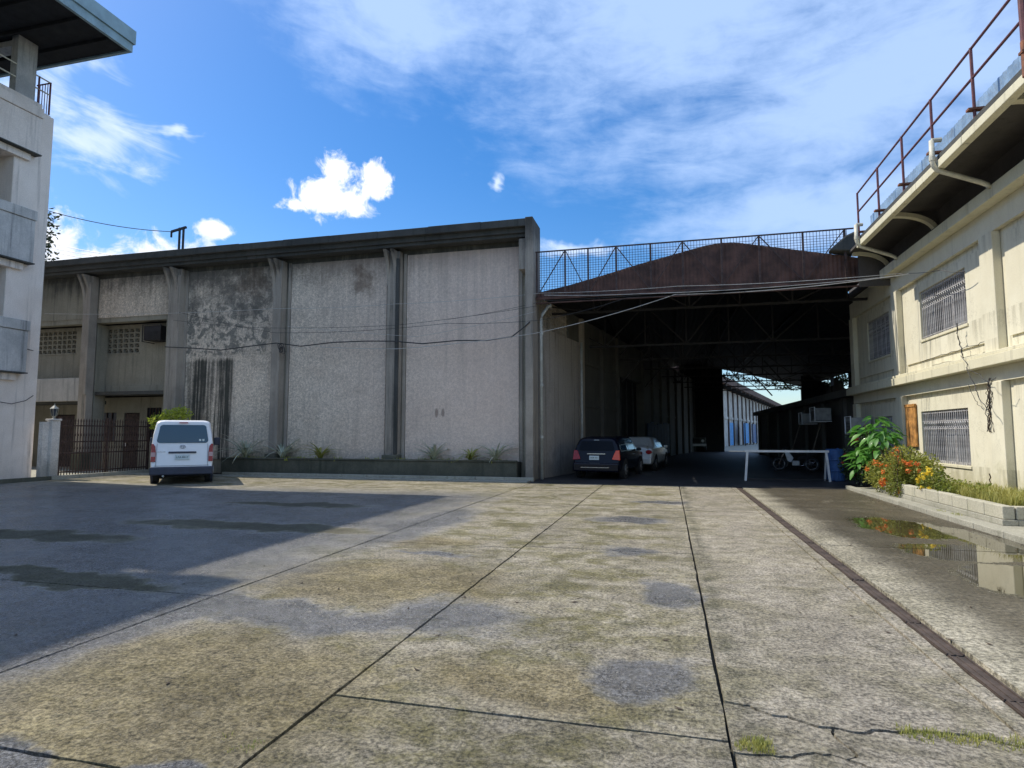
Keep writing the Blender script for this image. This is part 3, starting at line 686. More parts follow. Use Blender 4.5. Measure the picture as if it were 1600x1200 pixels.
def leafcloud(blobs, n, size, seed=1, aspect=.5, shell=.55):
    rnd = random.Random(seed); mb = MB(); tot = sum(b[3] * b[4] * b[5] for b in blobs)
    for (cx, cy, cz, rx, ry, rz) in blobs:
        for _ in range(int(n * rx * ry * rz / tot)):
            v = Vector((rnd.gauss(0, 1), rnd.gauss(0, 1), rnd.gauss(0, 1))).normalized(); r = shell + (1 - shell) * rnd.random() ** .6
            q = noise.noise(Vector((v.x * 2.3 + cx, v.y * 2.3 + cy, v.z * 2.3 + cz))) * .5 + 1
            p = Vector((cx + v.x * rx * r * q, cy + v.y * ry * r * q, cz + v.z * rz * r * q))
            s = size * rnd.uniform(.6, 1.3); a = Vector((rnd.gauss(0, 1) + v.x, rnd.gauss(0, 1) + v.y, rnd.gauss(0, .8) - .1)).normalized(); b = a.cross(Vector((rnd.gauss(0, 1), rnd.gauss(0, 1), rnd.gauss(0, 1)))).normalized()
            c = a.cross(b) * s * .12
            mb.add([p, p + a * s * .5 + b * s * aspect * .5 + c, p + a * s, p + a * s * .5 - b * s * aspect * .5 + c], [(0, 1, 2), (0, 2, 3)])
    return mb
sb = onz(268, 742); sbx, sby = -18.9, 19.3
t = thing('lime_shrub', 'yellow-green leafy shrub rising behind the roof of the white van', 'shrub', (-18.5, 19.35, 0))
leafcloud([(-18.9, 19.3, 2.05, .42, .4, .3), (-18.4, 19.4, 2.2, .5, .4, .34), (-18.0, 19.4, 2.35, .34, .3, .26), (-18.5, 19.4, 1.7, .4, .4, .4)], 1500, .12, 3).build('foliage', M['leaf_lime'], t, kind='stuff')
mb = MB()
for k in range(5): mb.tube([(-18.5 + random.uniform(-.1, .1), 19.35, 0), (-18.5 + random.uniform(-.2, .2), 19.35, 1.0), (-18.4 + random.uniform(-.4, .4), 19.4, 2.1)], [.025, .02, .008], 5)
mb.build('stem', M['bark'], t)

# =================================================================== LEFT BUILDING
LX = -20.97
lb = thing('apartment_building', 'tall pale grey building with mouldy concrete parapets at the left edge', 'building', (-25, 8, 0))
def lp(mb, name, m, **k): return mb.build(name, m, lb, **k)
lp(MB().box(-22.0, LX, 14.85, 16.1, 0, 12.74), 'corner_pier', M['left_b'], bevel=.03)
lp(MB().box(-34, -22.2, -8, 16.08, 0, 12.7), 'wall', M['left_b'])
lp(MB().box(-22.19, LX - .002, -8, 14.84, 0, 3.25), 'ground_floor_wall', M['left_b'])
for k, (z0, z1) in enumerate(((11.09, 12.72), (7.3, 9.1), (3.59, 5.32))):
    e = 15.5
    lp(MB().box(-20.96, -20.72, -8, e, z0, z1 - .34), 'parapet', M['parapet'] if k else M['left_b'], bevel=.015)
    lp(MB().box(-20.96, -20.68, -8, e + .03, z1 - .33, z1), 'parapet_band', M['parapet'] if k else M['left_b'], bevel=.015)
    lp(MB().box(-22.18, -20.85, -8, e - .2, z0 - .28, z0 - .045), 'balcony_slab', M['left_b'], bevel=.015)
    lp(MB().box(-22.1, -20.66, -8, e + .02, z0 - .04, z0 - .003), 'drip_edge', M['old_dark'])
for z0, z1 in ((9.1, 10.8), (5.3, 7.0)):
    for y0 in (13.2, 10.6, 8.0, 5.4):
        wn = lp(MB().box(-22.195, -22.12, y0 - 1.9, y0 + .4, z0 - .1, z0 + .0), 'window', M['left_b'])
        MB().box(-22.19, -22.16, y0 - 1.8, y0 + .3, z0, z1 - .1).build('pane', M['glassdark'], wn)
        MB().box(-22.155, -22.12, y0 - .78, y0 - .72, z0, z1 - .1).box(-22.155, -22.12, y0 - 1.8, y0 + .3, z1 - .3, z1 - .25).build('frame', M['white'], wn)
    lp(MB().box(-22.18, -21.7, 11.6, 11.95, z0 - 2, z1 + .3), 'balcony_pier', M['left_b'])
lp(MB().box(-33.9, LX - .05, -8, 16.0, 12.745, 12.78), 'terrace_floor', M['left_b'])
lp(MB().box(-21.2, -20.9, -8, 15.62, 12.785, 12.98), 'terrace_kerb', M['left_b'], bevel=.02)
for y in (15.05, 9.5, 4.0): lp(MB().box(-21.25, -20.95, y - .33, y + .33, 12.98, 15.3), 'column', M['parapet'], bevel=.02)
for y in (15.0,): lp(MB().box(-33.5, -21.3, y - .2, y + .2, 14.7, 14.9), 'roof_beam', M['parapet'])
for z in (13.5, 13.95): lp(MB().tube([(-20.98, -8, z), (-20.98, 15.9, z)], .025, 6), 'handrail', M['pipe'])
for y in (15.5, 15.9, 12.2): lp(MB().tube([(-20.98, y, 12.78), (-20.98, y, 13.97)], .03, 6), 'rail_post', M['red_rail'])
for k in range(5): lp(MB().tube([(-20.98 - .12 * k, 15.9, 12.78), (-20.98 - .12 * k, 15.9, 13.95)], .014, 5), 'baluster', M['red_rail'])
lp(MB().tube([(-20.98, 15.9, 13.95), (-21.6, 15.9, 13.95)], .025, 6), 'handrail', M['red_rail'])
# canopy-like roof with two-band blue-grey edge
rf = lp(MB().box(-34, -18.12, 7.6, 16.28, 14.98, 15.1).box(-34, -17.1, -9, 7.6, 14.98, 15.1), 'roof', M['roof_under'])
MB().box(-18.11, -18.0, 7.7, 16.4, 14.92, 15.22).build('lower_fascia', M['teal_fascia'], rf)
MB().box(-18.11, -17.94, 7.7, 16.46, 15.23, 15.72).build('upper_fascia', M['teal_fascia'], rf)
MB().box(-34, -18.12, 16.29, 16.4, 14.92, 15.22).build('lower_fascia', M['teal_fascia'], rf)
MB().box(-34, -18.12, 16.29, 16.46, 15.23, 15.72).build('upper_fascia', M['teal_fascia'], rf)
MB().box(-17.09, -16.95, -9, 7.65, 14.92, 15.72).build('lower_fascia', M['teal_fascia'], rf)
for k in range(8): MB().box(-33, -18.2, 8.2 + k * 1.05, 8.28 + k * 1.05, 14.86, 14.975).build('joist', M['roof_under'], rf)
lp(MB().tube([onx(0, 520, -20.9), onx(20, 540, -20.85), onx(52, 548, -20.9)], .012, 4), 'cable', M['cable'])
c1 = [onx(x, y, -20.88) for x, y in ((0, 628), (18, 631), (40, 626), (52, 618))]; lp(MB().tube(c1, .013, 4), 'cable', M['cable'])

# tree peeping out behind the left building
t = thing('broadleaf_tree', 'dark leafy tree just showing past the corner of the left building', 'tree', (-33.5, 25, 0))
leafcloud([(-33.9, 25, 13.3, 1.3, 1.5, 1.2), (-33.9, 25, 11.3, 1.1, 1.2, .5), (-36, 25.5, 12.5, 2, 2, 2.2)], 2600, .26, 5, .5, .3).build('crown', M['leaf_tree'], t, kind='stuff')
MB().tube([(-34, 25, 0), (-34, 25, 7), (-33.6, 25, 11), (-33.3, 25, 13)], [.35, .28, .18, .07], 8).tube([(-34, 25, 7.5), (-35, 25.4, 12)], [.2, .06], 6).build('trunk', M['bark'], t)
# H pole behind the roof and its wires
pb = ony(284, 395, 30); pole = thing('power_pole', 'thin twin-legged power pole with a crossarm behind the warehouse roof', 'pole', (pb.x, 30, 0))
for px in (281, 287): q = ony(px, 356, 30); MB().tube([(q.x, 30, 0), (q.x, 30, q.z)], .07, 6).build('leg', M['dark_steel'], pole)
a, b = ony(268, 362, 30), ony(291, 355, 30); MB().obox(a, b, .12, .12).build('crossarm', M['dark_steel'], pole)
MB().tube([a, a - Vector((0, 0, .35))], .06, 6).build('insulator', M['dark_steel'], pole)
def sag(a, b, s, n=14): return [a.lerp(b, i / n) - Vector((0, 0, s * 4 * (i / n) * (1 - i / n))) for i in range(n + 1)]
a2 = Vector((-44, 34, 16.8))
tag(MB().tube(sag(onx(60, 325, -33), ony(268, 362, 30), .25), .022, 4).build('overhead_wire', M['cable']), 'single black wire running to the crossarm of the twin-legged pole', 'wire')
for k, (l, nm) in enumerate(zip(((70, 378, 200, 398), (70, 385, 190, 400), (70, 391, 165, 402)), ('uppermost', 'middle', 'lowest'))):
    tag(MB().tube(sag(ony(l[0], l[1], 34), ony(l[2] + 60, l[3] + 12, 34), .15), .02, 4).build('overhead_wire', M['cable']), nm + ' of the three wires low over the far left end of the warehouse roof', 'wire', 'three wires over the roof end')

# =================================================================== CANOPY
CY_ = 20.3
cn = thing('canopy', 'rusty steel arched canopy roof spanning the dark passage between the buildings', 'canopy', (1.5, CY_, 0))
def cp(mb, name, m, **k): return mb.build(name, m, cn, **k)
prof = [(-4.3, 6.42), (-3.2, 6.62), (-2.0, 6.9), (-.8, 7.2), (.3, 7.44), (1.3, 7.66), (1.8, 7.71), (2.3, 7.67), (3.8, 7.35), (5.0, 7.09), (6.4, 6.78), (8.0, 6.35), (9.6, 5.9), (11.2, 5.45)]
def rz(x):
    for (x0, z0), (x1, z1) in zip(prof, prof[1:]):
        if x0 <= x <= x1: return z0 + (z1 - z0) * (x - x0) / (x1 - x0)
    return prof[-1][1] if x > 0 else prof[0][1]
# roof sheets, one per strip, corrugated
def corr(x0, x1, y0, y1, th=.0):
    vs, fs = [], []; n = max(2, int((x1 - x0) / .12)); 
    for i in range(n + 1):
        x = x0 + (x1 - x0) * i / n; z = rz(x) + (.022 if i % 2 else 0) + th
        vs += [(x, y0, z), (x, y1, z)]
    fs = [(2 * i, 2 * i + 1, 2 * i + 3, 2 * i + 2) for i in range(n)]
    return MB().add(vs, fs)
for k in range(2):
    pass
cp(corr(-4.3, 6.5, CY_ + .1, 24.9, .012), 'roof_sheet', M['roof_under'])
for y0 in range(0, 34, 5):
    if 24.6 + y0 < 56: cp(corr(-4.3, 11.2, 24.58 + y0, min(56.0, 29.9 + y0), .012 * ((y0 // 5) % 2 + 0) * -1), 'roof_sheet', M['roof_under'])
# gable sheets, vertical corrugated strips between the arch and the chord
for k in range(len(prof) - 4):
    x0, x1 = prof[k][0], prof[k + 1][0]
    if x0 > 6.3: break
    vs, fs = [], []; n = max(2, int((x1 - x0) / .06))
    for i in range(n + 1):
        x = x0 + (x1 - x0) * i / n; yy = CY_ + .05 + (.02 if i % 2 else 0); vs += [(x, yy, min(6.2, rz(x) - .12)), (x, yy, rz(x) + .02)]
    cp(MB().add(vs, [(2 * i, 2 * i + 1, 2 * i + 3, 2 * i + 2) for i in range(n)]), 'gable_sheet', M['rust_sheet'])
ZS = 7.83
cp(MB().box(-4.35, 6.4, CY_ - .06, CY_, 6.16, 6.24), 'bottom_chord', M['rust_sheet'])
cp(MB().box(-4.35, 6.4, CY_ - .06, CY_, 6.02, 6.06), 'bottom_chord', M['rust_sheet'])
scr = thing('lattice_screen', 'tall rusty lattice screen fence standing over the front of the canopy', 'fence', (1.0, CY_ - .1, 6.2))
postx = [ony(x, 420, CY_ - .1).x for x in (883, 919, 963, 1017, 1067, 1128, 1187, 1256, 1322)]
postx = [-4.3] + postx
MB().box(-4.35, 5.6, CY_ - .14, CY_ - .10, ZS - .03, ZS + .01).build('top_rail', M['iron'], scr)
for x in postx: MB().box(x - .028, x + .028, CY_ - .13, CY_ - .08, 6.24, ZS - .035).build('post', M['iron'], scr)
for k, (a, b) in enumerate(zip(postx, postx[1:])):
    za, zb = (ZS - .05, 6.3) if k % 2 else (6.3, ZS - .05)
    MB().obox((a + .03, CY_ - .10, za), (b - .03, CY_ - .10, zb), .03, .03).build('diagonal', M['iron'], scr)
mb = MB(); x = -4.3
while x < 5.5: mb.obox((x, CY_ + .2, rz(x) + .05), (x + .0, CY_ + .2, ZS + .07), .013, .013); x += .095
z = 6.4
while z < ZS: mb.obox((-4.3, CY_ + .21, z), (5.5, CY_ + .21, z), .010, .010); z += .085
mb.build('lattice', M['iron'], scr, kind='stuff')
# inner trusses
for y in (22.3, 26.5, 31.5, 36.5, 41.5, 46.5, 51.5, 55.8):
    xr = 6.5 if y < 24.6 else 11.1; tr = MB(); tr.box(-4.3, xr, y - .04, y + .04, 6.0 if xr < 7 else 5.3, 6.08 if xr < 7 else 5.38); xs = [-4.3 + 1.7 * k for k in range(int((xr + 4.3) / 1.7) + 1)]
    zb = 6.04 if xr < 7 else 5.34
    for k, (a, b) in enumerate(zip(xs, xs[1:])):
        p, q = ((a, y, zb), (b, y, rz(b) - .08)) if k % 2 else ((a, y, rz(a) - .08), (b, y, zb)); tr.obox(p, q, .05, .05); tr.obox((b, y, zb), (b, y, rz(b) - .08), .05, .05)
    cp(tr, 'truss', M['dark_steel'])
for x in (-2.5, .5, 3.2, 5.5): cp(MB().box(x - .03, x + .03, CY_ + .2, 56, rz(x) - .1, rz(x) - .03), 'purlin', M['dark_steel'])
for y in (28, 34, 40, 46, 52, 55.8): cp(MB().box(10.9, 11.1, y - .08, y + .08, 3.3, 5.5), 'post', M['dark_steel'])
for y in (31.5, 36.5): q = PO + PD * (y - 20.6); cp(MB().obox((q.x + .1, y, 4.2), (q.x + 1.6, y, 5.9), .07, .07), 'knee_brace', M['dark_steel'])
for y in (30, 36, 42): cp(MB().obox((6.5, y, 4.0), (5.2, y, 5.6), .07, .07), 'knee_brace', M['dark_steel'])
tag(leafcloud([(5.0 + i * .62, 55.8, 6.6 - i * .14 + random.uniform(-.15, .2), .42, .3, random.uniform(.12, .34)) for i in range(10)], 620, .2, 12, .5, .1).build('hanging_vine', M['leaf_dark']), 'dark ragged vine tangle along the far end of the canopy against the sky', 'vine')
tag(leafcloud([(11.1, 30 + i * 2.1 + random.uniform(-.5, .5), 5.25 + random.uniform(-.3, .1), .3, .9, random.uniform(.2, .6)) for i in range(9)], 900, .22, 9, .5, .1).build('hanging_vine', M['leaf_dark']), 'dark vines hanging in strips from the right eave of the canopy', 'vine')
k = 0
for y in [25.9 + 1.15 * i for i in range(26)]:
    k += 1
    if k in (2, 9, 15): continue
    cp(MB().box(10.95, 11.0, y, y + 1.12, 3.05 + random.uniform(0, .1), 5.45 - random.choice((0, .0, .1, .35, .6))), 'side_sheet', M['roof_under'])
cp(MB().box(9.7, 11.0, 49.4, 49.5, 3.1, 5.9), 'end_sheet', M['roof_under'])
# dark partition at the far end of the passage
tag(MB().box(1.0, 4.66, 56, 56.2, 0, 8.6).build('partition_wall', M['black']), 'tall dark partition closing the left of the passage end', 'wall')

# =================================================================== FAR SUNLIT SHED beyond the passage
M['dirty_white'] = plain('dirty_white_panel', (.42, .42, .41), .7, .35, 1.2, 0, 0, (.15, .14, .13), .7)
fs_ = thing('far_shed', 'bright white panelled shed seen beyond the end of the dark passage', 'shed', (10, 95, 0))
A = Vector((6.4, 79, 0)); D = Vector((.239, .971, 0)); N = Vector((-.971, .239, 0))
def fbox(mb, s0, s1, o0, o1, z0, z1):
    vs = [A + D * s + N * o + Vector((0, 0, z)) for z in (z0, z1) for o in (o0, o1) for s in (s0, s1)]
    return mb.add(vs, [(0, 2, 3, 1), (4, 5, 7, 6), (0, 1, 5, 4), (2, 6, 7, 3), (0, 4, 6, 2), (1, 3, 7, 5)])
fbox(MB(), -6, 70, -.3, 0, 0, 7.0).build('wall', M['dirty_white'], fs_)
for k in range(16): fbox(MB(), -2 + k * 4.2, -1.5 + k * 4.2, -.45, -.31, 0, 6.9).build('pilaster', M['iron'], fs_)
for k in range(15):
    fbox(MB(), -1.5 + k * 4.2, 2.1 + k * 4.2, -.40, -.31, 3.4, 3.7).build('rail', M['dirty_white'], fs_)
    if k % 3 == 1: fbox(MB(), -1.2 + k * 4.2, 1.9 + k * 4.2, -.38, -.31, .1, 3.0).build('door', M['bluecloth'] if k % 2 else M['bluepaint'], fs_)
rfm = fbox(MB(), -20, 80, -1.6, 8, 7.25, 8.0).build('roof', M['rust_sheet'], fs_)
for k in range(24): fbox(MB(), -18 + k * 4.0, -17.8 + k * 4.0, -1.5, -.3, 6.9, 7.2).build('truss', M['dark_steel'], fs_)
tag(leafcloud([(18 + k * 5 + random.uniform(-2, 2), 150, 2.2, 4, 2, 2.4 + random.random()) for k in range(9)], 3000, .7, 15).build('far_hedge', M['leaf_bush']), 'green bushes at the far end of the lane beyond the passage', 'bushes')
bpy.data.objects['far_hedge']['kind'] = 'stuff'
for k, (dx, m, lab) in enumerate(((8, 'bluecloth', 'bright blue tarpaulin hung by the far sunlit shed'), (16, 'bluepaint', 'dark blue tarpaulin hung beside the bright one at the far shed'))):
    t = thing('tarpaulin_stall', lab, 'tarpaulin', A + D * dx - N * 1.5)
    fbox(MB(), dx, dx + 4.5, -1.5, -1.44, .3, 3.0).build('sheet', M[m], t); fbox(MB(), dx, dx + .1, -1.64, -1.54, 0, 3.1).build('post', M['dark_steel'], t); fbox(MB(), dx + 4.4, dx + 4.5, -1.64, -1.54, 0, 3.1).build('post', M['dark_steel'], t)

# =================================================================== RIGHT BUILDING
RX = 6.6
rb = thing('office_building', 'cream two-storey office building with barred windows and deep eave on the right', 'building', (8, 16, 0))
def rp(mb, name, m, **k): return mb.build(name, m, rb, **k)
Y0R = 6.0; YE = 24.5
UW = [(15.78, 18.38, 4.06, 5.35), (20.75, 22.85, 4.0, 5.32)]; LW = [(16.02, 18.68, .82, 2.15), (20.9, 22.6, .9, 2.1)]
def xwall(x0, x1, y0, y1, z0, z1, holes, name, m):
    mb = MB(); ys = sorted({y0, y1, *[h[0] for h in holes], *[h[1] for h in holes]})
    for a, b in zip(ys, ys[1:]):
        hh = sorted([(h[2], h[3]) for h in holes if h[0] <= a + 1e-6 and h[1] >= b - 1e-6]); z = z0
        for h0, h1 in hh:
            if h0 > z: mb.box(x0, x1, a, b, z, h0)
            z = h1
        if z1 > z: mb.box(x0, x1, a, b, z, z1)
    return rp(mb, name, m)
xwall(RX + .06, RX + .26, Y0R, YE, 0, 6.9, UW + LW, 'wall', M['cream'])
rp(MB().box(RX + .27, 16, Y0R, Y0R + .3, 0, 6.9).box(15.8, 16, Y0R + .3, YE - .3, 0, 6.9).box(RX + .27, 16, YE - .25, YE, 0, 6.9), 'rear_wall', M['cream'])
pil = [(19.72, 20.17), (14.27, 14.83), (8.8, 9.3), (24.1, 24.5)]
for a, b in pil:
    rp(MB().box(RX - .10, RX + .055, a, b, 3.225, 5.72), 'pilaster', M['cream'], bevel=.01)
    rp(MB().box(RX - .10, RX + .055, a, b, 0, 2.62), 'pilaster', M['cream'], bevel=.01)
# frame bands round the panels
rp(MB().box(RX - .06, RX + .055, Y0R, YE, 5.725, 6.28), 'frieze', M['cream'])
rp(MB().box(RX - .06, RX + .055, Y0R, YE, 2.625, 2.925), 'lower_frieze', M['cream'])
y = Y0R
while y < YE - .5:
    y2 = min(y + 3.1, YE); rp(MB().box(RX - .30, RX + .055, y + .003, y2 - .003, 2.93, 3.14), 'ledge', M['cream_trim'], bevel=.012)
    rp(MB().box(RX - .26, RX + .055, y + .003, y2 - .003, 3.145, 3.22), 'ledge_top', M['cream_trim'], bevel=.012); y += 3.1
for (a, b), (c, d) in (((14.83, 14.27), (19.72, 20.17)), ((9.3, 9.3), (14.27, 14.27)), ((20.17, 20.17), (24.1, 24.1))):
    y0, y1 = a, c
    for z0, z1 in ((3.5, 5.55), (.35, 2.5)):
        hs_ = [h for h in (UW if z0 > 3 else LW) if y0 < h[0] < y1]
        mg = .2
        if hs_: hs_ = [(hs_[0][0] - .0, hs_[0][1] + .0, hs_[0][2], hs_[0][3])]
        xwall(RX + .02, RX + .058, y0 + mg, y1 - mg, z0, z1, hs_, 'wall_panel', M['cream'])
# windows
def grille_win(h, parent, glassm, bars, wave=True):
    y0, y1, z0, z1 = h
    wn = rp(MB().box(RX - .01, RX + .25, y0 - .04, y1 + .04, z0 - .07, z0 - .003), 'window', M['cream_trim'], bevel=.008)
    n = 5; 
    for k in range(n):
        a = y0 + (y1 - y0) * k / n; b = y0 + (y1 - y0) * (k + 1) / n
        MB().box(RX + .19, RX + .2, a + .03, b - .03, z0 + .03, z1 - .03).build('pane', glassm if k not in (3,) else M['glassdark'], wn)
    fr = MB()
    for k in range(n + 1): yy = y0 + (y1 - y0) * k / n; fr.box(RX + .17, RX + .215, yy - .025, yy + .025, z0, z1)
    fr.box(RX + .175, RX + .21, y0, y1, z1 - .04, z1).box(RX + .175, RX + .21, y0, y1, z0, z0 + .04); fr.build('frame', M['grille'], wn)
    zw = z1 - .38
    def bar(zlo, zhi, dy):
        pts = [(0, 0, zlo), (0, 0, zw - .08), (0, dy, zw - .02), (0, -dy, zw + .05), (0, 0, zw + .1), (0, 0, zhi)]
        return MB().tube([(RX + .06, p[1], p[2]) for p in pts], .011, 5, False)
    b0 = bar(z0, z1, .035).build('bar', M['grille'], wn, local=True)
    b0.location = (-rb.location.x, y0 + .06 - rb.location.y, 0)
    for k in range(1, bars): inst(b0, (-rb.location.x, y0 + .06 + (y1 - y0 - .12) * k / (bars - 1) - rb.location.y, 0), wn)
    for zz in (z0 + .06, zw - .09, zw + .11, z1 - .06): MB().box(RX + .052, RX + .068, y0, y1, zz - .009, zz + .009).build('cross_bar', M['grille'], wn)
M['pane_pale'] = plain('dusty_louvre_glass', (.20, .21, .23), .25, .5, 1.6, 0, 0, (.06, .06, .07), .8)
grille_win(UW[0], rb, M['pane_pale'], 24); grille_win(UW[1], rb, M['glassdark'], 18)
grille_win(LW[0], rb, M['pane_pale'], 24); grille_win(LW[1], rb, M['glassdark'], 16)
rp(MB().box(RX + .3, RX + .32, Y0R + .4, YE - .3, 0.05, 6.8), 'shade_lining', M['black'])  # one black sheet painted as the darkness behind all the windows
# cornice, dark gallery wall, soffit, eave gutter
y = Y0R
while y < 21.2:
    y2 = min(y + 2.9, 21.3); rp(MB().box(6.26, RX - .062, y, y2 - .012, 6.20, 6.46), 'cornice', M['cream_trim'], bevel=.015); y += 2.9
rp(MB().box(6.30, RX + .055, Y0R, 21.3, 6.462, 6.50), 'cornice_top', M['eave_dark'])
rp(MB().box(RX - .059, RX + .055, Y0R, YE, 6.51, 7.1), 'gallery_wall', M['eave_dark'])
rp(MB().box(5.46, RX + .3, Y0R, 20.2, 7.06, 7.13), 'soffit', M['eave_dark'])
rp(MB().box(5.7, RX - .06, 20.21, 20.26, 6.0, 7.13), 'end_panel', M['eave_dark'])
EX = 5.30; y = Y0R
while y < 18.3:
    y2 = min(y + 2.15, 18.9)
    rp(MB().box(EX, EX + .15, y, y2 - .01, 6.83, 6.99), 'gutter_board', M['cream_trim'], bevel=.012)
    rp(MB().box(EX + .03, EX + .15, y, y2 - .006, 6.995, 7.12), 'gutter_edge', M['old_dark'], bevel=.01); y += 2.15
# curved brackets under the eave
for yb in (16.8, 11.3, 20.2):
    pts = []
    for k in range(11):
        a = math.pi / 2 * k / 10; pts.append((RX - .1 - (.95) * (1 - math.cos(a)), yb, 6.5 + .0 + .52 * math.sin(a)))
    mb = MB()
    for p, q in zip(pts, pts[1:]): mb.obox(p, q, .16, .10)
    rp(mb, 'curved_bracket', M['cream_trim'])
# metal roof edge behind the railing, in sheets
yy = Y0R
while yy < 18.7:
    vs, fs = [], []; n = 12
    for i in range(n + 1):
        y = yy + 1.0 * i / n - (.004 if i == n else 0); xx = EX + .42 + (.02 if i % 2 else 0); vs += [(xx, y, 7.36), (xx, y, 7.78), (xx + 1.6, y, 8.0)]
    for i in range(n): q = 3 * i; fs += [(q, q + 1, q + 4, q + 3), (q + 1, q + 2, q + 5, q + 4)]
    rp(MB().add(vs, fs), 'roof_sheet', M['blue_sheet']); yy += 1.0
rp(MB().box(EX + .5, 16, Y0R, 18.9, 7.2, 7.34), 'roof', M['eave_dark'])
rp(MB().box(RX + .07, 16, 18.9, YE, 6.95, 7.2), 'roof', M['eave_dark'])
tag(MB().add([(4.85, 20.1, 7.15), (5.6, 20.1, 7.1), (5.7, 20.1, 7.75), (5.35, 20.1, 7.6), (4.95, 20.6, 7.2), (5.7, 20.9, 7.1), (5.8, 20.9, 7.8), (5.45, 20.7, 7.6)], [(0, 1, 2, 3), (7, 6, 5, 4), (0, 4, 5, 1), (1, 5, 6, 2), (2, 6, 7, 3), (3, 7, 4, 0)]).build('roof_rubble', M['old_dark'], bevel=.05), 'mossy broken concrete where the canopy meets the railing end', 'rubble')
# railing
rl = thing('roof_railing', 'maroon pipe railing with two rails along the eave of the cream building', 'railing', (EX + .06, 12, 7.1))
for k, y in enumerate((18.82, 17.1, 15.4, 13.78, 12.05, 8.8)): MB().tube([(EX + .06, y, 7.0), (EX + .06, y, 8.42 if k < 5 else 9.0)], .028 if k < 5 else .04, 8).build('post', M['red_rail'], rl)
MB().tube([(EX + .02, 10.36, 6.95), (EX + .02, 10.36, 9.3)], .055, 10).build('post', M['brown_pole'] if False else M['red_rail'], rl)
MB().tube([(EX + .02, 10.36, 6.9), (EX + .02, 10.36, 7.45)], .062, 10).build('post_sleeve', M['brown_pole'], rl)
for z in (8.40, 7.86): MB().tube([(EX + .06, Y0R, z), (EX + .06, 18.82, z)], .024, 8).build('rail', M['red_rail'], rl)
for y in (18.82, 17.1, 15.4, 13.78, 12.05, 10.36): MB().box(EX - .05, EX + .42, y - .05, y + .06, 7.26, 7.30).build('bracket_plate', M['brown_pole'], rl)
# downpipes
for nm, y in (('cream drainpipe elbowing from the eave gutter to the cornice, nearer the camera', 13.5), ('cream drainpipe elbow at the far end of the eave by the canopy', 18.6)):
    t = thing('drainpipe', nm, 'pipe', (EX, y, 7.3))
    MB().tube([(EX - .07, y, 7.42), (EX - .08, y, 7.0), (EX - .05, y, 6.88), (EX + .02, y + .02, 6.8), (6.1, y + .15, 6.53), (6.22, y + .16, 6.47), (6.24, y + .16, 6.40)], .05, 10).build('pipe', M['pipe'], t, smooth=True)
    MB().tube([(EX - .075, y, 7.0), (EX - .075, y, 7.08)], .06, 10).build('collar', M['pipe'], t)
    MB().tube([(EX - .07, y, 7.42), (EX + .1, y, 7.42)], .05, 8).build('inlet', M['pipe'], t)
# continuing low building along the passage
lo = thing('side_building', 'low dark building continuing along the right side of the passage', 'building', (8, 36, 0))
def op(mb, name, m, **k): return mb.build(name, m, lo, **k)
op(MB().box(RX + .06, RX + .3, YE + .02, 50, 0, 2.9), 'wall', M['inner'])
op(MB().box(RX - .28, RX + .3, YE + .02, 50, 2.93, 3.2), 'ledge', M['inner'])
op(MB().box(RX + .31, 16, YE + .02, 50, 2.95, 3.1), 'roof', M['inner'])
for y in (26, 29.5, 33, 37, 41, 45, 49): op(MB().box(RX - .08, RX + .055, y - .2, y + .2, 0, 2.92), 'pilaster', M['inner'])
for y in (26.4, 29.9): op(MB().box(RX - .02, RX + .055, y, y + 2.4, .1, 2.3), 'door', M['dark_steel'])
def acunit(px, py, X, label, w_=.62, h=.42, plane='x', group=None, m=None):
    p = onx(px, py, X) if plane == 'x' else ony(px, py, X)
    t = thing('air_conditioner', label, 'air conditioner', p, group)
    b = MB().box(-.3, .3, -w_ / 2, w_ / 2, 0, h) if plane == 'x' else MB().box(-w_ / 2, w_ / 2, -.3, .3, 0, h)
    b.build('casing', m or M['acbody'], t, local=True, bevel=.015)
    mb = MB(); fr = MB()
    if plane == 'x':
        for k in range(7): mb.box(-.315, -.302, -w_ / 2 + .05, w_ / 2 - .05, .05 + k * .05, .07 + k * .05)
        for q in (-w_ / 2 - .05, w_ / 2 + .02): fr.box(-.34, .3, q, q + .03, -.06, -.03).box(-.34, -.31, q, q + .03, -.03, h + .05)
        fr.box(-.34, -.31, -w_ / 2 - .02, w_ / 2 + .02, h + .02, h + .05).box(-.34, -.31, -w_ / 2 - .02, w_ / 2 + .02, -.06, -.03)
    else:
        for k in range(7): mb.box(-w_ / 2 + .05, w_ / 2 - .05, -.315, -.302, .05 + k * .05, .07 + k * .05)
        for q in (-w_ / 2 - .05, w_ / 2 + .02): fr.box(q, q + .03, -.34, .3, -.06, -.03).box(q, q + .03, -.34, -.31, -.03, h + .05)
        fr.box(-w_ / 2 - .02, w_ / 2 + .02, -.34, -.31, h + .02, h + .05)
    mb.build('louvres', M['dark_steel'], t, local=True); fr.build('bracket', m or M['white'], t, local=True)
acunit(1283, 657, 6.1, 'white-framed air conditioner high on the dark wall behind the motorcycle', .8, .5)
acunit(1263, 661, 6.1, 'smaller farther air conditioner beside the white-framed one in the passage', .6, .42)
acunit(1342, 676, 6.2, 'air conditioner in a pale frame just behind the big-leaved plant', .6, .5)
acunit(246, 533, 20.95, 'dark air conditioner tucked in the upper corner of the recessed office bay', .85, .62, 'y', None, M['dark_steel'])

